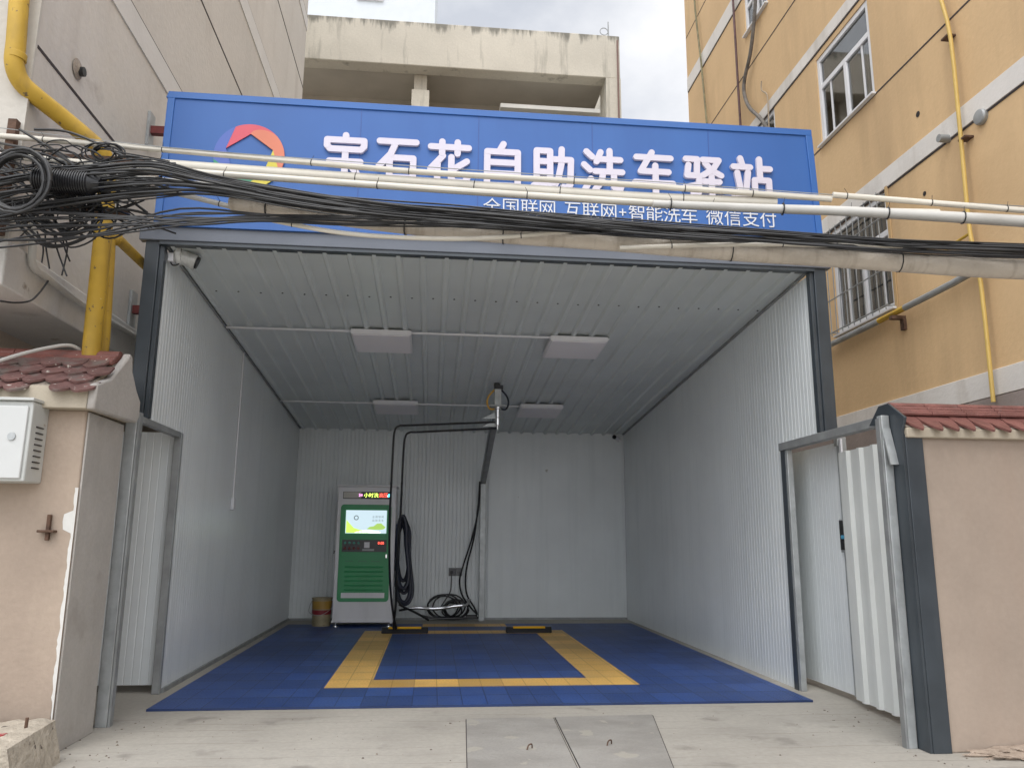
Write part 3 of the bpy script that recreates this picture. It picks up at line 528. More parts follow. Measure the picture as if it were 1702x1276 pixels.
# cameras
cm = thing('security_camera', (.08, .12, 3.36), 'white security camera wrapped in a clear plastic bag at the left post', 'camera')
m = M(); m.tube([(.07, .13, 3.385), (.20, .16, 3.345)], [.055, .062], 16); m.build('bagged_body', BAG, cm)
m = M(); m.tube([(.195, .16, 3.348), (.215, .165, 3.34)], .05, 16); m.build('lens_hood', BLACKP, cm)
M().box(.013, .055, .06, .12, 3.315, 3.385).build('mount', WHITEP, cm, bevel=.006)
m = M(); m.tube([(.03, .09, 3.32), (.05, .08, 3.29), (.08, .1, 3.3), (.09, .13, 3.34)], .006, 6, smooth=5); m.build('cable', BLACKP, cm)
m = M(); m.lathe((.075, .125, 3.385), [(.065, -.02), (.08, 0), (.07, .03)], 16, 'x'); m.build('bag_rim', BAG, cm)
cb = thing('security_camera', (5.0, 6.42, 2.85), 'small dark security camera in the back right corner', 'camera')
m = M(); m.tube([(5.02, 6.40, 2.845), (5.1, 6.48, 2.82)], .03, 12); m.build('body', WHITEP, cb); m = M(); m.tube([(5.0, 6.385, 2.85), (5.02, 6.402, 2.845)], .033, 12); m.build('lens', BLACKP, cb)
M().box(5.09, 5.15, 6.46, 6.55, 2.79, 2.83).build('bracket', WHITEP, cb)

# ---------------------------------------------------------------- sign
SG = thing('shop_sign', (2.6, 0, 3.56), 'large blue fascia sign with white Chinese lettering and round colour emblem', 'sign')
sx0, sx1, sz0, sz1, sy = -.057, 5.253, 3.55, 4.663, -.08
M().prism([(sx0, sy, sz0), (sx1 + .04, sy, sz0), (sx1, sy, sz1), (sx0 + .02, sy, sz1)], (0, .34, 0)).build('board', BLUE, SG)
fr = M(); w = .05
fr.prism([(sx0 - .004, sy - .012, sz1 - w), (sx1 + .004, sy - .012, sz1 - w), (sx1 + .004, sy - .012, sz1 + .006), (sx0 + .012, sy - .012, sz1 + .006)], (0, .36, 0))
fr.prism([(sx1 + .042 - w, sy - .012, sz0), (sx1 + .044, sy - .012, sz0), (sx1 + .006, sy - .012, sz1 - w), (sx1 - w, sy - .012, sz1 - w)], (0, .01, 0))
fr.prism([(sx0 - .005, sy - .012, sz0), (sx0 + w, sy - .012, sz0), (sx0 + w + .012, sy - .012, sz1 - w), (sx0 + .008, sy - .012, sz1 - w)], (0, .01, 0))
fr.build('frame', BLUE2, SG, bevel=.003)
sm_ = M()
for x in (1.457, 2.406, 3.348, 4.341): sm_.box(x, x + .006, sy - .0025, sy - .0005, sz0, sz1 - w)
sm_.build('panel_seams', pm('seam_blue', (.035, .09, .30), .5), SG)
def capsule(m, p, q, r, y, dep):
    a = math.atan2(q[1] - p[1], q[0] - p[0]); o = []
    for k in range(9):
        t = a + math.pi / 2 + math.pi * k / 8; o.append((p[0] + r * math.cos(t), y, p[1] + r * math.sin(t)))
    for k in range(9):
        t = a - math.pi / 2 + math.pi * k / 8; o.append((q[0] + r * math.cos(t), y, q[1] + r * math.sin(t)))
    m.prism(o, (0, dep, 0))
GLY = {
 '宝': [[(50, 98), (50, 88)], [(8, 74), (8, 87), (92, 87), (92, 74)], [(15, 67), (85, 67)], [(15, 67), (8, 74)], [(85, 67), (92, 74)], [(15, 40), (85, 40)], [(8, 4), (92, 4)], [(50, 67), (50, 4)], [(68, 26), (77, 16)]],
 '石': [[(8, 90), (92, 90)], [(46, 90), (34, 62), (8, 34)], [(32, 52), (32, 6)], [(32, 54), (86, 54), (86, 6)], [(32, 10), (86, 10)]],
 '花': [[(6, 84), (94, 84)], [(32, 96), (32, 70)], [(68, 96), (68, 70)], [(34, 64), (6, 34)], [(22, 46), (22, 4)], [(54, 62), (54, 16), (60, 7), (86, 7), (92, 18)], [(90, 54), (54, 32)]],
 '自': [[(52, 98), (44, 84)], [(14, 80), (86, 80), (86, 4), (14, 4), (14, 80)], [(14, 56), (86, 56)], [(14, 31), (86, 31)]],
 '助': [[(10, 88), (10, 10)], [(10, 88), (42, 88), (42, 14)], [(10, 64), (42, 64)], [(10, 40), (42, 40)], [(3, 8), (50, 16)], [(52, 70), (92, 70), (90, 14), (82, 6), (72, 8)], [(70, 94), (69, 60), (62, 28), (50, 6)]],
 '洗': [[(10, 92), (24, 80)], [(4, 62), (18, 50)], [(6, 6), (20, 30)], [(44, 92), (34, 70)], [(38, 76), (92, 76)], [(66, 96), (66, 50)], [(30, 48), (96, 48)], [(50, 48), (46, 24), (30, 6)], [(76, 48), (76, 14), (82, 7), (90, 7), (95, 20)]],
 '车': [[(8, 86), (92, 86)], [(46, 98), (18, 54), (86, 54)], [(54, 68), (54, 2)], [(4, 28), (96, 28)]],
 '驿': [[(8, 88), (36, 88), (34, 56)], [(14, 74), (10, 50), (40, 50), (38, 12), (30, 6), (24, 8)], [(4, 22), (30, 28)], [(50, 88), (90, 88), (76, 68), (50, 52)], [(56, 80), (72, 64), (95, 53)], [(52, 38), (90, 38)], [(46, 18), (96, 18)], [(71, 52), (71, -2)]],
 '站': [[(22, 96), (26, 82)], [(4, 76), (46, 76)], [(13, 62), (19, 26)], [(40, 64), (34, 26)], [(4, 8), (48, 14)], [(70, 96), (70, 48)], [(70, 74), (96, 74)], [(56, 46), (56, 4)], [(56, 47), (92, 47), (92, 4)], [(56, 8), (92, 8)]],
}
for (ch, gl), xc in zip(GLY.items(), (1.35, 1.763, 2.178, 2.605, 3.022, 3.434, 3.859, 4.279, 4.70)):
    m = M(); wd, hg, k = .345, .385, 0; zb = 4.374 - hg
    for st in gl:
        for p, q in zip(st, st[1:]):
            k += 1
            capsule(m, (xc + (p[0] - 50) / 100 * wd, zb + p[1] / 100 * hg), (xc + (q[0] - 50) / 100 * wd, zb + q[1] / 100 * hg), .026, sy - .030 + k * .0004, .028)
    m.build('letter', LETTER, SG, smooth=30)
for ch, x in zip('全国联网互联网+智能洗车微信支付', (2.526, 2.676, 2.827, 2.974, 3.180, 3.329, 3.478, 3.593, 3.708, 3.859, 4.005, 4.152, 4.366, 4.52, 4.675, 4.825)):
    text_mesh(ch, .152 if ch != '+' else .13, x, sy - .006, 3.833, 'small_letter', SUBW, SG, off=-.0004, ext=.003)
# emblem: five overlapping petals round a pentagon hole
ex, ez, R_, rp = .608, 4.150, .272, .190
emb = M().prism([(ex + (R_ - .03) * math.cos(2 * math.pi * k / 48), sy - .004, ez + (R_ - .03) * math.sin(2 * math.pi * k / 48)) for k in range(0)] or
                [(ex + .01 * math.cos(2 * math.pi * k / 5), sy - .002, ez + .01 * math.sin(2 * math.pi * k / 5)) for k in range(5)], (0, .0015, 0)).build('emblem', BLUE, SG, smooth=0)
PET = [pm('emblem_red', (.60, .085, .12), .4), pm('emblem_violet', (.075, .13, .44), .4), pm('emblem_green', (.04, .27, .155), .4), pm('emblem_yellow', (.62, .53, .06), .4), pm('emblem_orange', (.62, .19, .11), .4)]
for k in range(5):
    a_in0 = math.radians(90 + 72 * k); a_in1 = math.radians(90 + 72 * (k + 1))
    o = [(ex + rp * math.cos(a_in0), ez + rp * math.sin(a_in0))]
    s0, s1 = 90 + 72 * k - 46, 90 + 72 * (k + 1)
    for j in range(25):
        td = s0 + (s1 - s0) * j / 24; t = math.radians(td); rr = rp + (R_ - rp) * min(1, ((s1 - td) / 46)) ** .55
        o.append((ex + rr * math.cos(t), ez + rr * math.sin(t)))
    o.append((ex + rp * math.cos(a_in1), ez + rp * math.sin(a_in1)))
    M().prism([(x, sy - .012 - k * .0012, z) for x, z in o], (0, .009, 0)).build('emblem_petal', PET[k], emb, smooth=0)
for i, (y0, z, lab) in enumerate(((.77, 4.776, 'upper red and grey bracket tying the sign to the left building'), (.785, 3.116, 'lower red and grey bracket tying the bay to the left building'))):
    b_ = thing('wall_bracket', (-.48, y0 - .5, z), lab, 'bracket', 'brackets between left building and bay')
    M().box(-.499, -.475, y0 - .06, y0 + .06, z - .16, z + .16).build('bracket_plate', GALV, b_)
    M().box(-.475, -.10 if i else -.02, y0 - .03, y0 + .03, z - .035, z + .035).build('red_bar', REDP, b_)

# ---------------------------------------------------------------- side openings under the bay walls
lg = thing('door_frame', (0, .3, 0), 'galvanised frame of the open left side doorway beside the cement pillar', 'door frame')
M().box(-.03, .045, -.31, -.24, 0, 2.07).build('front_jamb', GALV, lg, bevel=.004)
M().box(.048, .062, -.30, -.245, 0, 2.07).build('jamb_lip', GALVD, lg)
M().box(-.05, .006, .80, .86, 0, 2.07).build('rear_jamb', GALVD, lg, bevel=.004)
M().box(.007, .012, .795, .815, 0, 2.07).build('jamb_lip', GALV, lg)
M().box(-.05, .004, -.24, .80, 2.03, 2.072).build('header', GALVD, lg)
pts = [(-.052 - .0 - i * .0625 + o, .875 + d, .06) for i in range(9) for o, d in ((0, 0), (-.05, 0), (-.056, .003))]
tag(M().sweep(pts, (0, 0, 2.02), (0, .04, 0)).build('infill_panel', PANEL, smooth=0), 'white ribbed panel closing the gap left of the bay behind the open doorway', 'panel')
rg = thing('door_frame', (5.2, 0, 0), 'galvanised frame of the right side doorway with beam on top', 'door frame')
M().box(5.185, 5.235, .60, .70, 0, 2.0).build('rear_jamb', GALV, rg, bevel=.004)
M().box(5.178, 5.184, .64, .715, 0, 2.0).build('jamb_lip', DARK, rg)
M().box(5.165, 5.235, -.87, .72, 2.0, 2.065).build('header_beam', GALVD, rg, bevel=.004)
M().box(5.178, 5.222, -.875, -.868, 2.01, 2.055).build('beam_mouth', BLACKP, rg)
M().box(4.992, 5.046, -1.20, -1.145, 0, 2.02).build('front_post', GALV, rg, bevel=.004)
M().box(4.978, 4.990, -1.195, -1.15, 0, 2.0).build('post_lip', GALVD, rg)
m = M(); m.bar((5.016,-1.2,1.933), (5.025,-1.25,1.695), .055, .012, (0, 1, 0)); m.build('bent_strip', GALV, rg)
# open panel leaf
dl = thing('door_leaf', (5.42, .6, .05), 'white ribbed panel door standing open in the right doorway, with latch', 'door')
pts = []; y = .14
while y < 1.25: pts += [(5.40, y, .05), (5.40, y + .0505, .05), (5.4015, y + .0565, .05)]; y += .0625
M().sweep(pts, (0, 0, 1.96), (.045, 0, 0)).build('leaf_panel', PANEL, dl, smooth=0)
M().box(5.392, 5.452, .085, .138, .045, 2.05).build('edge_channel', GALV, dl, bevel=.003)
M().box(5.385, 5.40, .05, .083, .06, 2.03).build('edge_flange', WHITEP, dl, bevel=.003)
lt = M().box(5.38, 5.391, .055, .16, 1.13, 1.39).build('latch_plate', GALV, dl, bevel=.003)
M().box(5.366, 5.379, .04, .125, 1.235, 1.265).build('blue_catch', pm('latch_blue', (.05, .28, .45), .4), lt, bevel=.004)
M().box(5.374, 5.3795, .10, .15, 1.15, 1.38).build('latch_slot', BLACKP, lt)
M().box(5.375, 5.391, .09, .14, 1.98, 2.14).build('stay_bracket', GALV, dl)
m = M(); m.tube([(5.385, .115, 2.14), (5.385, .115, 2.24), (5.38, .11, 2.27)], .007, 6); m.build('bolt_pin', WHITEP, dl)
# corrugated leaf
cg = thing('corrugated_gate', (5.32, -.35, .05), 'white corrugated sheet gate leaf between the latch and the dark post', 'gate')
pts = []; y = -.0; k = 0
while y > -1.2:
    pts += [(5.33 - (-.0 - y) * .03, y, .05), (5.33 - (-.0 - y) * .03, y - .11, .05), (5.303 - (-.0 - y) * .03, y - .13, .05), (5.303 - (-.0 - y) * .03, y - .165, .05), (5.33 - (-.0 - y) * .03, y - .185, .05)]; y -= .2
M().sweep(pts, (0, 0, 1.86), (.006, 0, 0)).build('corrugated_sheet', CORR, cg, smooth=20)
M().box(5.336, 5.37, -1.1, -.24, .9, .95).build('rail', GALVD, cg); M().box(5.336, 5.37, -1.1, -.24, 1.8, 1.85).build('rail', GALVD, cg)

# ---------------------------------------------------------------- left boundary wall
lw = thing('boundary_wall', (-1.5, -.65, 0), 'pinkish rendered wall with terracotta tiled coping, left of the bay', 'wall')
M().box(-4.5, -.001, -1.0, -.43, 0, 1.97).build('wall', WALLP, lw, bevel=.012)
M().box(-.0005, .012, -.985, -.435, 0, 1.96).build('cement_end', CEMENT, lw, bevel=.004)
# ragged white paint drip down the corner
rg_ = random.Random(3); o = []; o2 = []
for i in range(60):
    z = .18 + i * 1.32 / 59; wv = .012 + .012 * abs(math.sin(i * .41)) * rg_.uniform(.4, 1) + (.055 if 47 < i < 53 else 0) * rg_.uniform(.6, 1)
    if i < 6: wv *= .5
    o.append((.002 - .0, -1.003, z)); o2.append((.002 - wv, -1.003, z))
M().prism(o + o2[::-1], (0, .002, 0)).build('paint_drip', CHALK, lw, smooth=0)
cap_pts = [(-1.10, 1.965), (-1.095, 2.095), (-.66, 2.34), (-.60, 2.34), (-.56, 2.24), (-.40, 2.10), (-.40, 1.98)]
M().prism([(-4.5, y, z) for y, z in cap_pts], (4.535, 0, 0)).build('coping', COPING, lw, bevel=.006)
M().prism([(.036, y, z) for y, z in [(-1.108, 1.96), (-1.10, 2.115), (-.90, 2.19), (-.68, 2.37), (-.645, 2.41), (-.60, 2.395), (-.575, 2.30), (-.47, 2.19), (-.385, 2.13), (-.38, 2.02), (-.42, 1.975)]], (.05, 0, 0)).build('gable_end', CEMENT, lw, bevel=.012)
def scallops(x0, x1, y_lo, z_lo, y_hi, z_hi, rows, pitch, name, mt, par, skip=(), jit=.004, seed=1, wob=.01, drop=0.):
    rr = random.Random(seed); m = M(); V = Vector
    dn = V((0, y_lo - y_hi, z_lo - z_hi)); Ls = dn.length; dn.normalize(); nr = V((0, dn.z, -dn.y)); nr = nr if nr.z > 0 else -nr
    for r in range(rows):
        n = int((x1 - x0) / pitch)
        for i in range(n + 1):
            if (r, i) in skip: continue
            xc = x0 + (i + (.5 if r % 2 else 0)) * pitch + pitch / 2
            if xc + pitch * .5 > x1 + .01: continue
            top = V((xc, y_hi, z_hi)) + dn * (Ls * (rows - 1 - r) / rows) * 1 + nr * (.012 + .010 * (0) + rr.uniform(-jit, jit) * .5) + nr * .011 * r
            ln_ = Ls / rows * (1.45 if rows > 1 else 1.03); hw = pitch * (.535 if rows > 1 else .49); o_ = []
            sk = rr.uniform(-wob, wob)
            prof = [(-hw, 0), (hw, 0), (hw, ln_ * .50), (hw * .94, ln_ * .60), (hw * .74, ln_ * .75), (hw * .40, ln_ * .90), (hw * .12, ln_ * .985), (-hw * .12, ln_ * .985), (-hw * .40, ln_ * .90), (-hw * .74, ln_ * .75), (-hw * .94, ln_ * .60), (-hw, ln_ * .50)]
            for u, w_ in prof:
                bow = (1 - (u / hw) ** 2) * (.007 if rows > 1 else .012)
                o_.append(top + V((u + sk * w_ / ln_, 0, -drop * (w_ / ln_) ** 2 * 2)) + dn * w_ + nr * bow)
            m.prism(o_, nr * -.014)
    return m.build(name, mt, par, smooth=25)
M().prism([(-4.4, -1.085, 2.10), (-4.4, -.68, 2.352), (-4.4, -.62, 2.352), (-4.4, -.62, 2.30), (-4.4, -1.07, 2.06)], (4.43, 0, 0)).build('tile_bed', MORTAR, lw)
scallops(-1.352, .085, -1.135, 2.065, -.76, 2.30, 4, .13, 'roof_tiles', TILE, lw, skip={(0, 8)}, seed=4, jit=.010, wob=.012)
m = M()
for a_, b_ in ((-1.3, -.62), (-.615, .03)):
    for dy, dz, r in ((0, 0, .046), (-.055, -.022, .026), (-.092, -.042, .020), (-.120, -.058, .016)):
        m.tube([(a_, -.665 + dy, 2.372 + dz), (b_, -.665 + dy, 2.372 + dz)], r, 12)
m.build('ridge_tile', TILEG, lw)
m = M(); m.tube([(-.70, -1.14, 2.13), (-.50, -.95, 2.30), (-.36, -.80, 2.40), (-.27, -.70, 2.44), (-.21, -.62, 2.40)], .012, 8, smooth=5)
tag(m.build('cable', PVCG), 'pale cable lying over the broken tiles of the left coping', 'cable')
# meter box
mb = thing('meter_box', (-.5, -1.08, 1.51), 'white metal meter box with rusty edges fixed to the left wall', 'meter box')
M().box(-.95, -.215, -1.20, -1.0, 1.52, 1.985).build('box_body', BOXG, mb, bevel=.008)
M().box(-.94, -.235, -1.215, -1.2, 1.535, 1.955).build('box_door', BOXW, mb, bevel=.006)
M().box(-.96, -.205, -1.225, -1.0, 1.986, 2.003).build('rain_lip', BOXG, mb, bevel=.003)
M().lathe((-.305, -1.215, 1.775), [(.024, 0), (.022, .008)], 18, 'y').build('round_lock', GALV, mb)
m = M()
for i in range(8): m.box(-.2149, -.207, -1.14, -1.06, 1.60 + i * .034, 1.607 + i * .034)
m.build('side_vents', BLACKP, mb)
rb = thing('rusty_bracket', (-.13, -1.02, 1.24), 'rusty cross-shaped iron bracket sticking out of the left wall', 'bracket')
M().box(-.145, -.125, -1.03, -1.005, 1.19, 1.34).build('upright_bar', RUST, rb, bevel=.003)
M().box(-.185, -.09, -1.05, -1.0, 1.235, 1.25).build('cross_bar', RUST, rb, bevel=.003)
# broken concrete block bottom left
from mathutils import noise as mn
rr = random.Random(11); m = M()
base = [(-.75, -1.62), (.115, -1.55), (.085, -1.13), (-.75, -1.10)]
n = 14; vs = []
bmv = bmesh.new(); bmesh.ops.create_cube(bmv, size=1); bmesh.ops.subdivide_edges(bmv, edges=bmv.edges, cuts=26, use_grid_fill=True)
for v in bmv.verts:
    u, w_, h_ = v.co.x + .5, v.co.y + .5, v.co.z + .5
    x = -.75 + .85 * u - .03 * h_ + .02 * (1 - h_) * u; y = -1.62 + .5 * w_; z = h_ * (.185 + .03 * w_ + .012 * math.sin(u * 9))
    q = Vector((x, y, z)); e = .014 * mn.noise(q * 9) + .010 * mn.noise(q * 23) + .006 * mn.noise(q * 55); e *= min(1, h_ * 4) * (.25 if u > .96 else 1)
    v.co = (x + e * (u - .4) * 2, y + e * (w_ - .5) * 2, z + e * (h_ > .5) * 1.2)
bmv.verts.index_update(); m.add([v.co.copy() for v in bmv.verts], [tuple(v.index for v in f.verts) for f in bmv.faces]); bmv.free()
cbk = thing('concrete_block', (-.3, -1.36, 0), 'broken concrete stump with red paint and iron rod at the foot of the left wall', 'concrete block')
m.build('lump', pm('rough_concrete', (.42, .37, .30), .95, var=.15, scale=9, bump=.8, bscale=35, fine=.12, spots=[(.13, .11, .09, 16, .66, .03), (.65, .62, .55, 11, .70, .03)]), cbk, smooth=50)
m = M(); m.tube([(.0, -1.30, .17), (.002, -1.30, .27)], .009, 8); m.build('iron_rod', RUST, cbk)
m = M(); m.prism([(-.17, -1.50, .188), (-.12, -1.50, .188), (-.05, -1.42, .196), (-.05, -1.38, .197), (-.09, -1.40, .197), (-.16, -1.46, .192)], (0, 0, .016)); m.build('red_paint', pm('red_paint', (.35, .02, .03), .6, var=.2, scale=20), cbk, smooth=0)

# ---------------------------------------------------------------- right boundary wall
rw = thing('boundary_wall', (7, -1.1, 0), 'beige rendered wall with scalloped terracotta coping, right of the bay', 'wall')
M().prism([(5.07, -1.30, 0), (9.5, -1.30, 0), (9.5, -.95, 0), (5.40, -.95, 0), (5.40, -1.195, 0), (5.07, -1.195, 0)], (0, 0, 1.9)).build('wall', WALLR, rw, bevel=.008)
M().prism([(5.07, -1.34, 1.86), (9.5, -1.34, 1.86), (9.5, -.9, 1.86), (5.40, -.9, 1.86), (5.40, -1.16, 1.86), (5.07, -1.16, 1.86)], (0, 0, .065)).build('coping', COPING, rw, bevel=.008)
M().prism([(5.07, -1.338, 1.926), (5.07, -1.12, 2.06), (5.07, -1.06, 1.926)], (4.43, 0, 0)).build('coping_core', MORTAR, rw)
scallops(5.08, 9.4, -1.392, 1.902, -1.13, 2.070, 1, .117, 'roof_tiles', TILER, rw, seed=9, wob=.012, drop=.006)
m = M()
for i in range(18):
    a_ = 5.075 + i * .235
    for dy, dz, r in ((0, 0, .030), (-.040, -.020, .019), (-.070, -.040, .015), (-.094, -.055, .013)):
        m.tube([(a_, -1.155 + dy, 2.082 + dz), (a_ + .231, -1.155 + dy, 2.082 + dz)], r, 10)
m.build('ridge_tiles', TILER, rw)
fl = thing('gate_post', (5.1, -1.25, 0), 'dark charcoal post and flashing wrapped round the end of the right wall', 'post')
M().prism([(5.05, -1.315, 0), (5.05, -1.315, 1.90), (5.05, -1.36, 1.985), (5.05, -1.19, 2.10), (5.05, -1.08, 2.10), (5.05, -.95, 1.985), (5.05, -1.19, 1.95), (5.05, -1.19, 0)], (.018, 0, 0)).build('end_flashing', DARK, fl, bevel=.003)
M().box(5.0685, 5.185, -1.318, -1.303, 0, 1.885).build('front_flashing', DARK, fl, bevel=.003)
# mortar rubble at the wall foot
bmv = bmesh.new(); bmesh.ops.create_icosphere(bmv, subdivisions=6, radius=1)
for v in bmv.verts:
    c = v.co.copy(); k_ = 1 + .4 * mn.noise(c * 2.3) + .18 * mn.noise(c * 6) + .07 * mn.noise(c * 15) + .03 * mn.noise(c * 34)
    v.co = (5.76 + c.x * .50 * k_, -1.40 + c.y * .11 * k_, max(-.01, c.z * .05 * k_))
bmv.verts.index_update(); m = M(); m.add([v.co.copy() for v in bmv.verts], [tuple(v.index for v in f.verts) for f in bmv.faces]); bmv.free()
tag(m.build('mortar_rubble', pm('pale_mortar', (.40, .32, .255), .95, var=.2, scale=8, bump=.7, bscale=35, fine=.08), smooth=50), 'spilled mortar rubble along the foot of the right wall', 'rubble')

# ---------------------------------------------------------------- cover slabs
for i, (q, hx, hy, lab) in enumerate((([(2.382, -.235), (2.985, -.222), (2.915, -1.75), (2.325, -1.72)], 2.70, -1.06, 'left grey cement cover slab with wire handle set in the apron'),
                                  ([(3.0, -.222), (3.70, -.195), (3.40, -1.76), (2.935, -1.75)], 3.19, -1.0, 'right grey cement cover slab with slanting edge set in the apron'))):
    c_ = thing('cover_slab', (hx, hy, 0), lab, 'cover slab', 'cover slabs in the apron')
    M().prism([(x, y, .001) for x, y in q], (0, 0, .007)).build('slab', SLAB, c_, bevel=.003)
    m = M(); m.tube([(hx, hy - .02, .008), (hx + .01, hy - .01, .03), (hx + .03, hy, .035), (hx + .035, hy + .02, .008)], .004, 6, smooth=4); m.build('handle', RUST, c_)
    e = M()
    for a_, b_ in (zip(q, q[1:] + q[:1])): e.bar((a_[0], a_[1], .0015), (b_[0], b_[1], .0015), .010, .002)
    e.build('gap', JOINT, c_)

# ---------------------------------------------------------------- left building
LX = -.5
lb = thing('left_building', (-3, 3, 0), 'beige rendered building with white stripes rising above the left wall', 'building')
M().box(-6, LX, -1.16, 7.65, 2.92, 14).build('upper_wall', STUC, lb)
M().box(-6, LX + .012, -1.185, -1.161, 2.92, 14).build('front_face', STUCC, lb)
M().box(-6, LX + .03, -1.22, 7.70, 2.68, 2.965).build('floor_slab_edge', BAND, lb, bevel=.01)
M().box(-6, -1.05, -.9, 7.6, 0, 2.68).build('ground_floor_wall', RECESS, lb)
for z0, z1 in ((5.345, 5.58), (7.90, 8.16), (10.65, 10.9)):
    M().box(LX - .02, LX + .012, -1.15, 7.652, z0, z1).build('white_stripe', STUCW, lb)
j = M()
for z in (4.31, 5.592, 6.868, 8.175, 9.46, 10.93): j.box(LX - .01, LX + .004, -1.14, 7.651, z - .011, z + .011)
j.build('wall_joints', JOINT, lb)
m = M(); m.lathe((LX + .001, -.617, 4.487), [(.06, 0), (.075, .008), (.03, .02), (.02, .028)], 14, 'x'); m.build('pipe_stub', MORTAR, lb)
m = M(); m.lathe((LX + .02, -.60, 4.478), [(.035, 0), (.034, .03)], 12, 'x'); m.build('pipe_hole', BLACKP, lb)
# gas pipes
gp = thing('gas_pipe', (-.32, -1.0, 0), 'thick yellow gas pipe bending down past the left building corner', 'pipe')
m = M(); m.tube([(-0.586,-1.27,4.804), (-0.576,-1.27,4.544), (-0.558,-1.27,4.247), (-0.556,-1.26,4.107), (-0.528,-1.22,4.01), (-0.461,-1.15,3.953), (-0.336,-1,3.88), (-0.172,-0.86,3.759), (-0.144,-0.8,3.673), (-0.138,-0.76,3.539), (-0.146,-0.72,3.167), (-0.149,-0.7,2.751), (-0.153,-0.68,2.426), (-0.144,-0.66,1.948)], .056, 16, smooth=6); m.build('main_pipe', GASY, gp)
for px_ in ((-0.558,-1.26,4.128), ):
    m = M(); m.tube([Vector(px_) + Vector((.006, -.002, .045)), Vector(px_) + Vector((.004, 0, -.0))], .0615, 16); m.build('coupling', GASY, gp, bevel=.004)
g2 = thing('gas_pipe', (-.25, -.6, 0), 'thinner yellow gas pipe standing right of the thick one with a branch', 'pipe')
m = M(); m.tube([(-0.166,-0.56,3.295), (-0.149,-0.56,3.01), (-0.128,-0.56,2.54), (-0.125,-0.56,2.29), (-0.11,-0.56,1.964)], .035, 12); m.build('riser', GASY, g2)
m = M(); m.tube([(-0.166,-0.55,3.259), (-0.129,-0.52,3.255), (-0.181,-0.2,3.303), (-0.205,0.2,3.324), (-0.237,0.45,3.36)], .036, 12, smooth=4); m.build('branch', GASY, g2)
m = M(); m.tube([(-0.175,-0.56,3.268), (-0.124,-0.51,3.255)], .046, 12); m.build('elbow', GASY, g2)
dp = thing('drain_pipe', (-.44, -.5, 2.9), 'grey plastic pipe along the slab edge of the left building', 'pipe')
m = M(); m.tube([(-0.44,-1.041,3.227), (-0.44,-1.002,3.042), (-0.44,-0.986,2.92), (-0.44,-0.922,2.879), (-0.44,-0.803,2.88), (-0.44,-0.207,2.856), (-0.44,0.86,2.888), (-0.44,1.309,2.901)], .025, 10, smooth=4); m.build('pipe_run', PVCG, dp)
m = M(); m.tube([(-0.43,-1.289,2.558),(-0.43,-1.13,2.596),(-0.43,-0.964,2.659),(-0.43,-0.869,2.74),(-0.43,-0.777,2.852)], .006, 6, smooth=5)
tag(m.build('cable', RUBG), 'dark thin cable looping across the beige recess behind the left wall', 'cable')

# ---------------------------------------------------------------- ochre building on the right
RX = 6.5
ob = thing('ochre_building', (9, 2, 0), 'ochre yellow apartment building with white bands on the right', 'building')
FAR, NEAR = 6.46, -4.5
def hole_wall(m, x0, x1, y0, y1, z0, z1, holes):
    """wall slab facing -x with rectangular openings (y0,y1,z0,z1)"""
    zs = sorted({z0, z1, *[h[2] for h in holes], *[h[3] for h in holes]})
    for a, b in zip(zs, zs[1:]):
        hs = sorted([h for h in holes if h[2] <= a + 1e-6 and h[3] >= b - 1e-6]); y = y0
        for h in hs:
            if h[0] > y: m.box(x0, x1, y, h[0], a, b)
            y = h[1]
        if y < y1: m.box(x0, x1, y, y1, a, b)
H = [(.90, 2.01, 5.71, 6.80), (.87, 1.97, 3.43, 4.63), (3.15, 4.05, 5.71, 6.88), (3.15, 3.90, 8.45, 9.11), (3.15, 4.05, 3.43, 4.63), (.9, 2.01, 8.1, 9.11), (-2.6, -1.5, 5.71, 6.8), (-2.6, -1.5, 3.43, 4.63)]
m = M(); hole_wall(m, RX, RX + .25, NEAR, FAR, 2.55, 13.5, H); m.build('wall', OCHRE, ob, smooth=0)
M().box(RX + .26, RX + 9, NEAR, FAR, 0, 13.5).build('building_core', BKIN, ob, smooth=0)
M().box(RX - .004, RX + .02, FAR - .0, FAR + .004, 2.5, 13.5).build('corner_trim', OCHRE, ob)
for z0, z1 in ((4.645, 4.835), (6.885, 7.04), (9.12, 9.38), (11.4, 11.6)):
    m = M(); hole_wall(m, RX - .014, RX + .02, NEAR, FAR + .002, z0, z1, [(a, b, c, d) for a, b, c, d in ()]); m.build('white_band', OCHW, ob, bevel=.003)
M().box(RX - .018, RX + .25, NEAR, FAR, 2.345, 2.549).build('white_band', OCHW, ob, bevel=.004)
M().box(RX - .03, RX + .25, NEAR, FAR, 0, 2.335).build('plinth', PLINTH, ob)
j = M()
for z in (4.636, 6.876, 9.112): j.box(RX - .006, RX + .002, NEAR, FAR, z - .009, z + .007)
def jrow(z):
    ys_ = [NEAR]
    for h in sorted(H):
        if h[2] - .02 < z < h[3] + .02: ys_ += [h[0] - .03, h[1] + .03]
    ys_.append(FAR)
    for a, b in zip(ys_[::2], ys_[1::2]):
        if b > a: j.box(RX - .003, RX + .002, a, b, z - .009, z + .009)
for z in (5.69, 7.91, 10.2): jrow(z)
j.build('wall_joints', JOINT, ob)
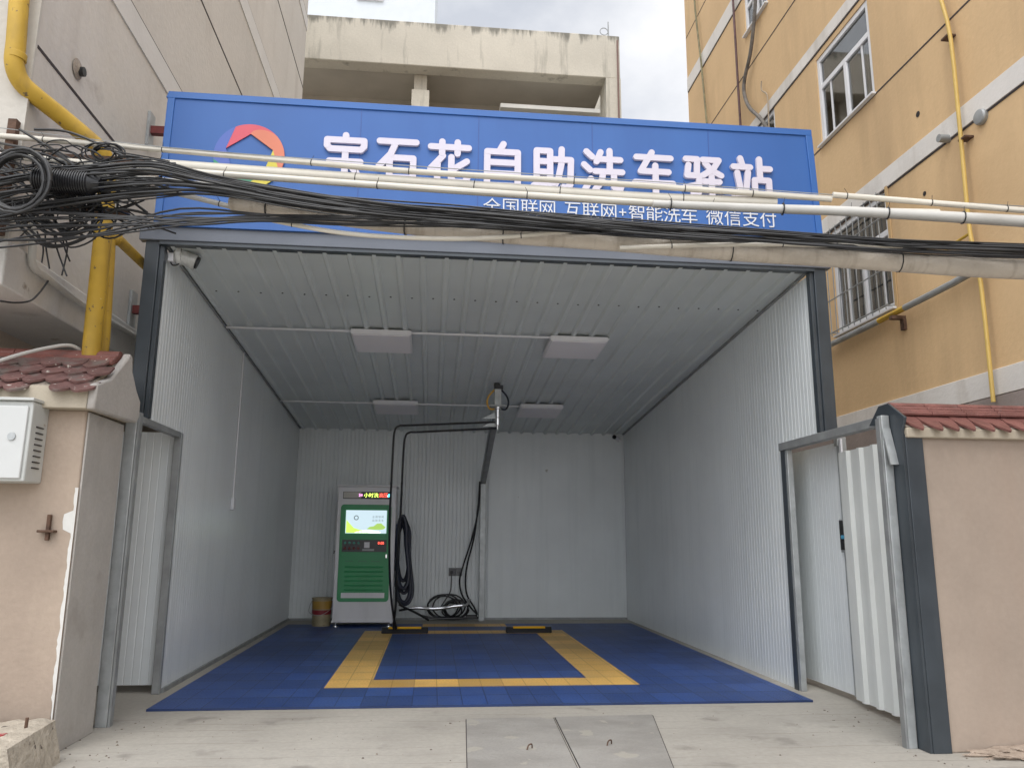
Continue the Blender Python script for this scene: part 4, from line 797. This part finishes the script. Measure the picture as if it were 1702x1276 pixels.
def window(h, bars=0, curtain=True):
    y0, y1, z0, z1 = h; x = RX + .012; f = M(); w_ = .06
    f.box(x, x + .06, y0, y1, z0, z0 + w_); f.box(x, x + .06, y0, y1, z1 - w_, z1); f.box(x, x + .06, y0, y0 + w_, z0 + w_, z1 - w_); f.box(x, x + .06, y1 - w_, y1, z0 + w_, z1 - w_)
    ymid = (y0 + y1) / 2 - .02; zt = z0 + (z1 - z0) * .655
    f.box(x + .002, x + .058, ymid - .03, ymid + .03, z0 + w_, zt - .03); f.box(x + .002, x + .058, y0 + w_, y1 - w_, zt - .03, zt + .03)
    fo = f.build('window', FRAMEW, ob, bevel=.004)
    p = M(); p.box(x + .025, x + .032, y0 + w_, y1 - w_, z0 + w_, z1 - w_); p.build('pane', CLEAR, fo)
    for ca, cb_ in ((y0 + .05, y0 + .05 + (y1 - y0) * .30), (y1 - .05 - (y1 - y0) * .22, y1 - .05)):
        c_ = M(); k_ = 26; c_.sweep([(RX + .16 + .022 * math.sin(i * 1.3), ca + (cb_ - ca) * i / k_, z0 + .01) for i in range(k_ + 1)], (0, 0, z1 - z0 - .03)); c_.build('curtain', CURT, fo)
    M().box(x - .062, x - .002, y0 - .02, y1 + .02, z0 - .022, z0).build('sill', FRAMEW, fo, bevel=.003)
    M().box(x + .018, x + .05, y1 - .25, y1 - .22, z0 + w_, zt - .03).build('sash', FRAMEW, fo); M().box(x + .018, x + .05, y0 + .20, y0 + .23, z0 + w_, zt - .03).build('sash', FRAMEW, fo)
    if bars:
        g_ = M(); n_ = 9
        for i in range(n_ + 1):
            yy = y0 + .03 + (y1 - y0 - .06) * i / n_; g_.tube([(RX - .09, yy, z0 - .02), (RX - .09, yy, z1 - .02)], .006, 6)
        for zz in (z0 + .02, z0 + .38, z1 - .30, z1 - .04): g_.tube([(RX - .09, y0 + .0, zz), (RX - .09, y1, zz)], .008, 6)
        for yy in (y0 + .03, y1 - .03):
            for zz in (z0 + .02, z1 - .04): g_.tube([(RX - .09, yy, zz), (RX + .05, yy, zz)], .008, 6)
        g_.build('grille', GALVD, fo)
for i, h in enumerate(H): window(h, bars=i in (1, 4, 7))
M().box(RX - .0145, RX - .003, .83, .872, 3.40, 4.66).build('window_edge', REV, ob)
# small wall pieces
for (p, r, lab) in (((6.5,0.27,5.104), .028, 'h'), ((6.5,0.291,4.325), .022, 'h')):
    M().lathe(p, [(r, -.001), (r, -.004)], 14, 'x').build('wall_hole', BLACKP, ob)
M().lathe((6.5,-0.528,4.616), [(.062, .0), (.066, -.03), (.058, -.045), (.03, -.05)], 22, 'x').build('vent_cap', GALVD, ob)
m = M(); p = Vector((6.5,-0.108,4.651)); m.tube([p, p + Vector((-.10, -.0, .0))], .035, 14); m.build('pipe_stub', GALVD, ob)
yg = thing('gas_pipe', (6.42, -.25, 2.3), 'slim yellow gas riser climbing the ochre wall', 'pipe')
m = M(); m.tube([(6.43,-0.28,6.029),(6.43,-0.289,5.872),(6.43,-0.352,5.446),(6.43,-0.338,4.527),(6.43,-0.32,3.708),(6.43,-0.376,3.251),(6.43,-0.365,2.286)], .0165, 10, smooth=3); m.build('riser', GASL, yg)
m = M(); m.tube([(6.43,-0.318,3.693), (6.43,-0.151,3.685), (6.43,0.011,3.661)], .012, 8); m.build('branch', GASY, yg)
for q in ((6.47,-0.262,5.505), (6.47,-0.333,4.516)):
    q = Vector(q); M().box(q.x - .05, q.x + .03, q.y - .07, q.y + .02, q.z - .008, q.z + .008).build('bracket', RUST, yg)
gc = thing('grey_conduit', (6.4, 1, 3.34), 'grey and yellow pipe running under the grilled window of the ochre building', 'pipe')
m = M(); m.tube([(6.42, 3.5, 3.335), (6.42, 1.05, 3.335)], .030, 12); m.tube([(6.42, .62, 3.342), (6.42, -.25, 3.36), (6.40, -.5, 3.42)], .030, 12, smooth=4); m.build('grey_run', GALVD, gc)
m = M(); m.tube([(6.42, 1.05, 3.335), (6.42, .62, 3.342)], .0275, 12); m.build('yellow_run', GASY, gc)
M().box(6.36, 6.50, .74, .79, 3.27, 3.303).build('support_bracket', RUST, gc); M().box(6.47, 6.499, .735, .795, 3.17, 3.27).build('bracket_leg', RUST, gc)
m = M(); m.tube([(6.45,5.806,10.857),(6.45,5.783,10.244),(6.45,5.626,9.208),(6.45,5.481,7.956)], .017, 7, smooth=3)
tag(m.build('bamboo_pole', BAMB), 'greenish pole leaning on the far corner of the ochre building', 'pole')
m = M(); m.tube([(6.44,4.154,9.451),(6.44,4.14,8.623),(6.44,4.136,7.924),(6.44,4.125,7.122),(6.44,4.131,6.906)], .018, 7, smooth=3)
tag(m.build('cable', pm('brown_cable', (.10, .05, .05), .6, var=.4, scale=12)), 'straight dark brown cable hanging down the ochre wall above the sign', 'cable')
m = M(); m.tube([(6.43,3.315,8.797),(6.43,3.46,8.335),(6.43,3.634,7.982),(6.43,3.861,7.749),(6.43,3.911,7.54),(6.43,3.775,7.242),(6.43,3.466,6.905),(6.43,3.266,6.632),(6.43,3.189,6.355)], .026, 9, smooth=5)
tag(m.build('cable', pm('grey_brown_cable', (.13, .115, .10), .6, var=.4, scale=12)), 'thick curving dark cable dropping from the upper window of the ochre wall', 'cable')
m = M(); m.tube([(6.46,3.389,7.405),(6.46,3.406,7.279),(6.46,3.251,7.112),(6.46,3.245,6.869),(6.46,3.257,6.638)], .010, 7, smooth=4)
tag(m.build('cable', pm('pale_brown_cable', (.35, .28, .20), .6)), 'short pale cable end curling on the white band above the sign', 'cable')

# ---------------------------------------------------------------- concrete building behind
bb = thing('concrete_building', (2, 12, 0), 'weathered concrete building with open top floor behind the sign', 'building')
BY = 9.5
M().box(-2.5, 6.03, BY, BY + .35, 11.28, 12.34).build('parapet', BKCONC, bb, bevel=.02)
M().box(5.70, 6.035, BY - .01, BY + .6, 5, 11.279).build('end_column', BKCONC, bb)
M().box(5.93, 6.10, BY + .30, BY + 6, 5, 12.2).build('end_wall', BKCONC, bb)
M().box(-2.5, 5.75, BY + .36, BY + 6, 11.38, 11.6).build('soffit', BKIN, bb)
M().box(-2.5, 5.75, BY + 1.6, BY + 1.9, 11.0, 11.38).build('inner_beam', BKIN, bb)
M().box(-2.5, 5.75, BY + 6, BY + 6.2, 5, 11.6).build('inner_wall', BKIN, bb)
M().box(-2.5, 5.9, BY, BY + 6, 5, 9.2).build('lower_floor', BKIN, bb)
x = (1.619,9.6,10.474)[0]
M().box(x - .19, x + .19, BY + .25, BY + .65, 9.2, 10.86).build('column', BKCONC, bb)
M().box(x - .15, x + .13, BY + .36, BY + 1.6, 10.86, 11.38).build('column_head', BKCONC, bb)
M().prism([((3.337,9.2,10.238)[0], 9.2, (3.337,9.2,10.238)[2]), ((3.337,9.2,10.238)[0], 9.2, (3.337,9.2,10.238)[2] + .09), ((3.337,9.2,10.238)[0], 10.4, (3.337,9.2,10.238)[2] + .25), ((3.337,9.2,10.238)[0], 10.4, (3.337,9.2,10.238)[2] + .16)], (2.16, 0, 0)).build('sheet_awning', pm('awning_white', (.55, .54, .50), .5), bb)
m = M(); m.tube([(5.8, BY + .1, 12.3), (5.8, BY + .1, 12.75)], .015, 6); m.tube(ring((5.70, BY + .1, 12.5), .09, 14), .01, 5); m.build('aerial', GALVD, bb)
m = M(); m.tube([(5.97, BY - .04, 5), (5.97, BY - .04, 12.2)], .02, 6); m.build('down_cable', pm('brown_wire', (.2, .12, .1), .7), bb)
tw = thing('tower_block', (1.5, 32, 0), 'pale grey tower with small windows far behind the concrete building', 'building')
m = M(); m.box(-12, (1.59,30,27.751)[0], 30, 42, 0, 44); m.build('wall', TOWER, tw)
q0 = (-2.526,29.9,28.03); q1 = (-0.647,29.9,27.979)
for k in range(3):
    wx = q0[0] + .15 + k * .45
    f_ = M().box(wx, wx + .42, 29.88, 30.01, q1[2] + .12, q1[2] + 1.5).build('window', FRAMEW, tw); M().box(wx + .05, wx + .37, 29.87, 29.879, q1[2] + .17, q1[2] + 1.45).build('pane', GLASS, f_)

# ---------------------------------------------------------------- overhead pipes and cables
def pipe(name, pts, r, mt, lab, cat='pipe', group=None, n=12, ties=0, smooth=6):
    o_ = M().tube(pts, r, n, smooth=smooth).build(name, mt); tag(o_, lab, cat, group)
    if ties:
        S_ = spline([Vector(p) for p in pts], 12)
        for i in range(ties):
            k = int((i + .5 + random.uniform(-.25, .25)) / ties * (len(S_) - 2)); a, b = S_[k], S_[k + 1]; d = (b - a).normalized()
            rr_ = (r if not isinstance(r, (list, tuple)) else max(r)) + .004
            mm = M().tube([a - d * .0025, a + d * .0025], rr_ - .002, 10); u = random.uniform(-.5, .5)
            mm.tube([a + Vector((0, -rr_ * .4, rr_ * .8)), a + Vector((u * .04, -rr_ * .5, rr_ + .02))], .0015, 4); mm.build('cable_tie', RUB, o_)
    return o_
pipe('conduit_pipe', [(-2.8, -1.32, 3.62)] + [(-1.06,-1.16,3.677),(-0.593,-1.235,3.624),(0.358,-1.387,3.517),(1.279,-1.535,3.409),(1.995,-1.649,3.327),(3.036,-1.816,3.237),(3.711,-1.924,3.171),(4.311,-2.02,3.111)], .0175, PVC, 'topmost slim cream conduit crossing the sign through the big letters', ties=9)
pipe('conduit_pipe', [(4.309,-2.039,3.127),(4.747,-2.11,3.079),(5.323,-2.202,3.014),(5.782,-2.275,2.963)], .0165, PVC, 'short slim conduit continuing right in front of the ochre wall', ties=4)
pipe('conduit_pipe', [Vector(p) for p in [(0.34,-1.344,3.439),(1.057,-1.459,3.368),(1.996,-1.609,3.278),(2.699,-1.722,3.21),(3.317,-1.821,3.153),(4.024,-1.934,3.109)]], .033, PVC, 'thicker cream duct with square cut end between the two slim conduits', ties=5, n=16)
pipe('conduit_pipe', [(-2.8, -1.38, 3.44), (-1.2, -1.36, 3.41)] + [(-0.543,-1.293,3.465),(-0.316,-1.329,3.44),(0.021,-1.383,3.401),(0.428,-1.449,3.353),(1.296,-1.587,3.269),(1.999,-1.7,3.201),(3.024,-1.864,3.107),(3.688,-1.97,3.054),(4.28,-2.065,3.021),(4.85,-2.156,2.996)], .0205, PVC, 'cream conduit just above the small sign text', ties=9)
pipe('conduit_pipe', [(3.297,-1.947,3.062),(3.835,-2.034,3.026),(4.317,-2.111,2.999),(4.791,-2.187,2.962),(5.263,-2.262,2.922),(5.745,-2.339,2.882)], [.022, .034], PVCG, 'stout grey pipe leaving the sign edge to the right', ties=5, n=16)
pipe('conduit_pipe', [(-0.257,-1.259,3.4),(0.028,-1.305,3.362),(0.403,-1.364,3.327),(0.7,-1.412,3.289),(1.032,-1.465,3.24),(1.36,-1.518,3.176)], .017, PVCG, 'dull grey conduit sloping down under the emblem', ties=3)
pipe('wrapped_duct', [(0.894,-1.513,3.142),(1.199,-1.562,3.091),(1.518,-1.613,3.037),(2.006,-1.691,2.965),(2.519,-1.773,2.909),(3.022,-1.854,2.864),(3.68,-1.959,2.797),(4.26,-2.052,2.749),(4.952,-2.162,2.687),(5.268,-2.213,2.666),(5.812,-2.3,2.631)], [.046, .056], WRAP, 'fat dirty wrapped duct along the bottom of the sign', ties=6, n=20)
pipe('conduit_pipe', [(1.035,-1.646,3.01),(1.262,-1.682,2.955),(1.538,-1.726,2.899),(1.843,-1.775,2.866),(2.211,-1.834,2.849),(2.508,-1.881,2.858),(2.837,-1.934,2.888),(3.137,-1.982,2.925)], .0135, PVC, 'bowed cream tube whose loose end points up at the small text', ties=2)
pipe('conduit_pipe', [(3.093,-1.985,2.778),(3.478,-2.046,2.786),(3.891,-2.112,2.786),(4.266,-2.173,2.773),(4.576,-2.222,2.765)], .0125, PVC, 'straight cream tube lying on the right part of the fat duct', ties=3)
pipe('conduit_pipe', [(-0.214,-1.226,3.355),(0.091,-1.275,3.317),(0.393,-1.323,3.283),(0.658,-1.365,3.219),(0.994,-1.419,3.128),(1.36,-1.478,3.06)], .016, PVCG, 'short grey conduit lost in the black tangle left of the sign', ties=2)
m = M(); m.tube([(-0.821,-1.219,3.704),(0.42,-1.417,3.517),(1.994,-1.669,3.352),(3.371,-1.889,3.224),(4.361,-2.048,3.123),(5.325,-2.202,3.039),(5.632,-2.251,3.012)], .0028, 5, smooth=4)
tag(m.build('steel_wire', GALVD), 'thin steel messenger wire just above the topmost conduit', 'wire')
# black bundle
rn = random.Random(21)
A_ = [(-90, 340), (60, 322), (150, 312), (250, 303), (350, 311), (500, 334), (650, 351), (750, 358), (850, 365), (950, 373), (1050, 381), (1200, 390), (1300, 396), (1380, 401), (1500, 409), (1600, 413), (1702, 417), (1850, 421)]
LB_ = 'thin black cable stretched across the bottom of the blue sign in the dense bundle'
C0 = Vector((2.1109, -5.9544, 1.2135)); N0 = Vector((.16, 1, 0))
def cp(px, py, v=0.):
    """point of the cable plane y = -1.35 - 0.16 x (+v): built from its x and height"""
    d = _F + _R * ((px - 851) / 1300.86) - _U * ((py - 638) / 1300.86); t = (-1.35 + v - N0.dot(C0)) / N0.dot(d); return C0 + d * t
for i in range(36):
    a = rn.uniform(-1, 1); ph = rn.uniform(0, 6.28); fq = rn.uniform(.004, .009); amp = rn.uniform(2, 6); tw_ = rn.uniform(-1, 1)
    pts = []
    for (x, y) in A_:
        f_ = (x + 90) / 1940; sp = 11 * (1 - f_) ** 1.2 + 10.5
        if x < 260: sp += 17
        pts.append(cp(x, y + sp * (a * (1 - f_) + tw_ * f_) * 1.05 + amp * math.sin(fq * x + ph) * (1.2 - f_), -.16 + .10 * math.sin(ph + fq * x * .7) + rn.uniform(-.01, .01)))
    a0_ = pts[0]; pts = [Vector((a0_.x - 2.2, -1.42 + .2 * (a0_.y + 1.45), a0_.z + .12)), Vector((a0_.x - 1.0, -1.42 + .4 * (a0_.y + 1.45), a0_.z + .04))] + pts
    if i in (3, 4, 9): pts = pts[6:]
    if i in (12, 15, 20): pts = pts[:17]
    m = M(); m.tube(pts, rn.choice((.003, .004, .005, .006, .0075)), 7, smooth=4)
    tag(m.build('black_cable', RUB if i % 4 else RUBG), LB_, 'cable', 'black cables of the overhead bundle')
LB2 = 'black cable of the lower strands running from the tangle to the sign bottom'
for i in range(12):
    y0 = rn.uniform(352, 415); y1 = rn.uniform(350, 372); ye = 366 + rn.uniform(-10, 10)
    a0_ = cp(-90, y0, -.2); pts = [Vector((a0_.x - 2.2, -1.44, a0_.z + .1)), Vector((a0_.x - 1.0, -1.45, a0_.z + .04)), cp(-90, y0 + rn.uniform(-10, 12), -.2), cp(60, y0 + rn.uniform(-5, 5), -.2), cp(170, (y0 * 2 + y1) / 3, -.2), cp(300, y1 + rn.uniform(-5, 6), -.2), cp(430, (y1 + ye) / 2 - 4, -.18), cp(600, ye, -.17), cp(800, 372 + rn.uniform(-8, 8), -.16), cp(1000, 384 + rn.uniform(-7, 7), -.15)]
    m = M(); m.tube(pts, rn.choice((.005, .006, .0075)), 7, smooth=4)
    tag(m.build('black_cable', RUB), LB2, 'cable', 'lower black strands left of the sign')
LB3 = 'loose black cable curling in the tangle at the left building corner'
for i in range(34):
    x, y = rn.uniform(-40, 60), rn.uniform(215, 400); pts = []
    n_ = rn.randint(5, 7); tx, ty = rn.uniform(160, 300), rn.uniform(262, 395)
    for k in range(n_):
        f_ = k / (n_ - 1); pts.append(cp(x + (tx - x) * f_, y + (ty - y) * f_ + rn.uniform(-22, 26) * math.sin(math.pi * f_), rn.uniform(-.16, .08)))
    m = M(); m.tube(pts, rn.choice((.004, .0055, .007, .008)), 7, smooth=6)
    tag(m.build('black_cable', RUB if i % 3 else RUBG), LB3, 'cable', 'black cables of the left tangle')
# hanging loops
LB4 = 'black cable loop drooping below the tangle in front of the yellow pipe'
for i in range(9):
    xa, xb = rn.uniform(10, 90), rn.uniform(140, 172); yb_ = rn.uniform(372, 418); ya = rn.uniform(325, 350)
    pts = [cp(xa, ya, -.1), cp(xa + 8, (ya + yb_) / 2, -.12), cp((xa + xb) / 2 - 8, yb_, -.14), cp(xb - 12, yb_ - 14, -.12), cp(xb, (ya + yb_) / 2 - 8, -.1), cp(xb - 6, ya - 8, -.08)]
    m = M(); m.tube(pts, rn.choice((.005, .0065, .008)), 7, smooth=7)
    tag(m.build('black_cable', RUB), LB4, 'cable', 'drooping black loops under the tangle')
LB5 = 'black cable bent in a loose round loop inside the left tangle'
for i in range(16):
    c = cp(rn.uniform(60, 190), rn.uniform(255, 370), rn.uniform(-.16, .05)); r_ = rn.uniform(.07, .20); n0 = rn.uniform(0, 1)
    pp = ring(c, r_, 18, (rn.uniform(-.5, .5), 1, rn.uniform(-.5, .5)), .01, n0, n0 + rn.uniform(.55, 1.0))
    m = M(); m.tube([Vector((p.x, p.y, c.z + (p.z - c.z) * rn.uniform(.75, .8))) for p in pp], rn.choice((.004, .0055, .007)), 7, smooth=2)
    tag(m.build('black_cable', RUB), LB5, 'cable', 'round loops of the left tangle')
# ragged hanging ends
for i in range(5):
    x = rn.uniform(60, 105); m = M(); m.tube([cp(x, 385, -.05), cp(x + rn.uniform(-4, 12), 410, -.05), cp(x + rn.uniform(0, 22), rn.uniform(430, 462), -.03)], .005, 6, smooth=5)
    tag(m.build('black_cable', RUB), 'cut black cable end hanging under the tangle over the slab edge', 'cable', 'hanging cut cable ends')
# the big coil
cl = thing('cable_coil', tuple(cp(30, 300, -.2)), 'round coil of black cable hanging from the tangle at the left edge', 'cable coil')
m = M()
for k in range(12):
    c = cp(30 + rn.uniform(-4, 4), 300 + rn.uniform(-4, 4), -.33 - k * .008); r = rn.uniform(.145, .180)
    m.tube([Vector((p.x, p.y, c.z + (p.z - c.z) * 1.02)) for p in ring(c, r, 30, (.12, 1, .05), .003)], .0075, 7)
m.build('loops', RUBG, cl)
cl2 = thing('cable_coil', tuple(cp(235, 262, -.05)), 'small bundle of dark cable loops tied to the upper conduits', 'cable coil')
m = M()
for k in range(6):
    c = cp(170 + rn.uniform(-12, 12), 258 + rn.uniform(-6, 6), -.03 - k * .006)
    m.tube([Vector((c.x + (p.x - c.x) * 1.0, p.y, c.z + (p.z - c.z) * .55)) for p in ring(c, rn.uniform(.06, .11), 22, (.1, 1, .1), .003)], .005, 6)
m.build('loops', RUB, cl2)
# splice closure
q0, q1 = cp(62, 299, -.23), cp(152, 306, -.20)
sb_ = thing('splice_box', tuple(q0), 'black ribbed splice closure hanging among the cables', 'junction box')
m = M(); m.tube([q0, q1], .068, 16)
d = (q1 - q0)
for k in range(22):
    a = q0 + d * (k + .5) / 22; m.tube([a - d * .010, a + d * .010], .0745, 16)
m.build('ribbed_body', BLACKP, sb_)
M().tube([q0 - d * .10, q0], [.03, .064], 14).build('end_cap', BLACKP, sb_); M().tube([q1, q1 + d * .18], [.064, .035], 14).build('end_cap', BLACKP, sb_)
# rack arm on the building corner that carries it all
ra = thing('cable_rack', (-.5, -1.2, 3.5), 'rusty iron rack fixed to the left building corner carrying the cables', 'bracket')
z = cp(20, 255).z
M().box(-.9, .28, -1.262, -1.235, z - .02, z + .02).build('rack_arm', RUST, ra); M().box(-.9, .22, -1.262, -1.235, z - .36, z - .32).build('rack_arm', RUST, ra)
M().box(-.56, -.51, -1.234, -1.186, z - .5, z + .25).build('rack_upright', RUST, ra)

# grit and crumbs scattered on the apron
rg2 = random.Random(5); m = M()
for i in range(260):
    x, y = rg2.uniform(-.1, 5.3), rg2.uniform(-1.75, -.1)
    if rg2.random() < .45: x = rg2.choice((rg2.uniform(.0, .5), rg2.uniform(4.9, 5.5)))
    k = rg2.choice((.003, .004, .005, .008)) ; a = rg2.uniform(0, 6.28)
    p = [(x + k * math.cos(a + t * 1.57) * rg2.uniform(.7, 1.3), y + k * math.sin(a + t * 1.57) * rg2.uniform(.7, 1.3), .0005) for t in range(4)]
    m.add(p + [(x, y, k * rg2.uniform(.6, 1.2))], [(0, 1, 4), (1, 2, 4), (2, 3, 4), (3, 0, 4), (3, 2, 1, 0)])
gr_ = m.build('grit', pm('dark_grit', (.16, .135, .11), .95, var=.5, scale=40), smooth=0); gr_['kind'] = 'stuff'; tag(gr_, 'fine dark grit and crumbs scattered over the concrete apron', 'grit')
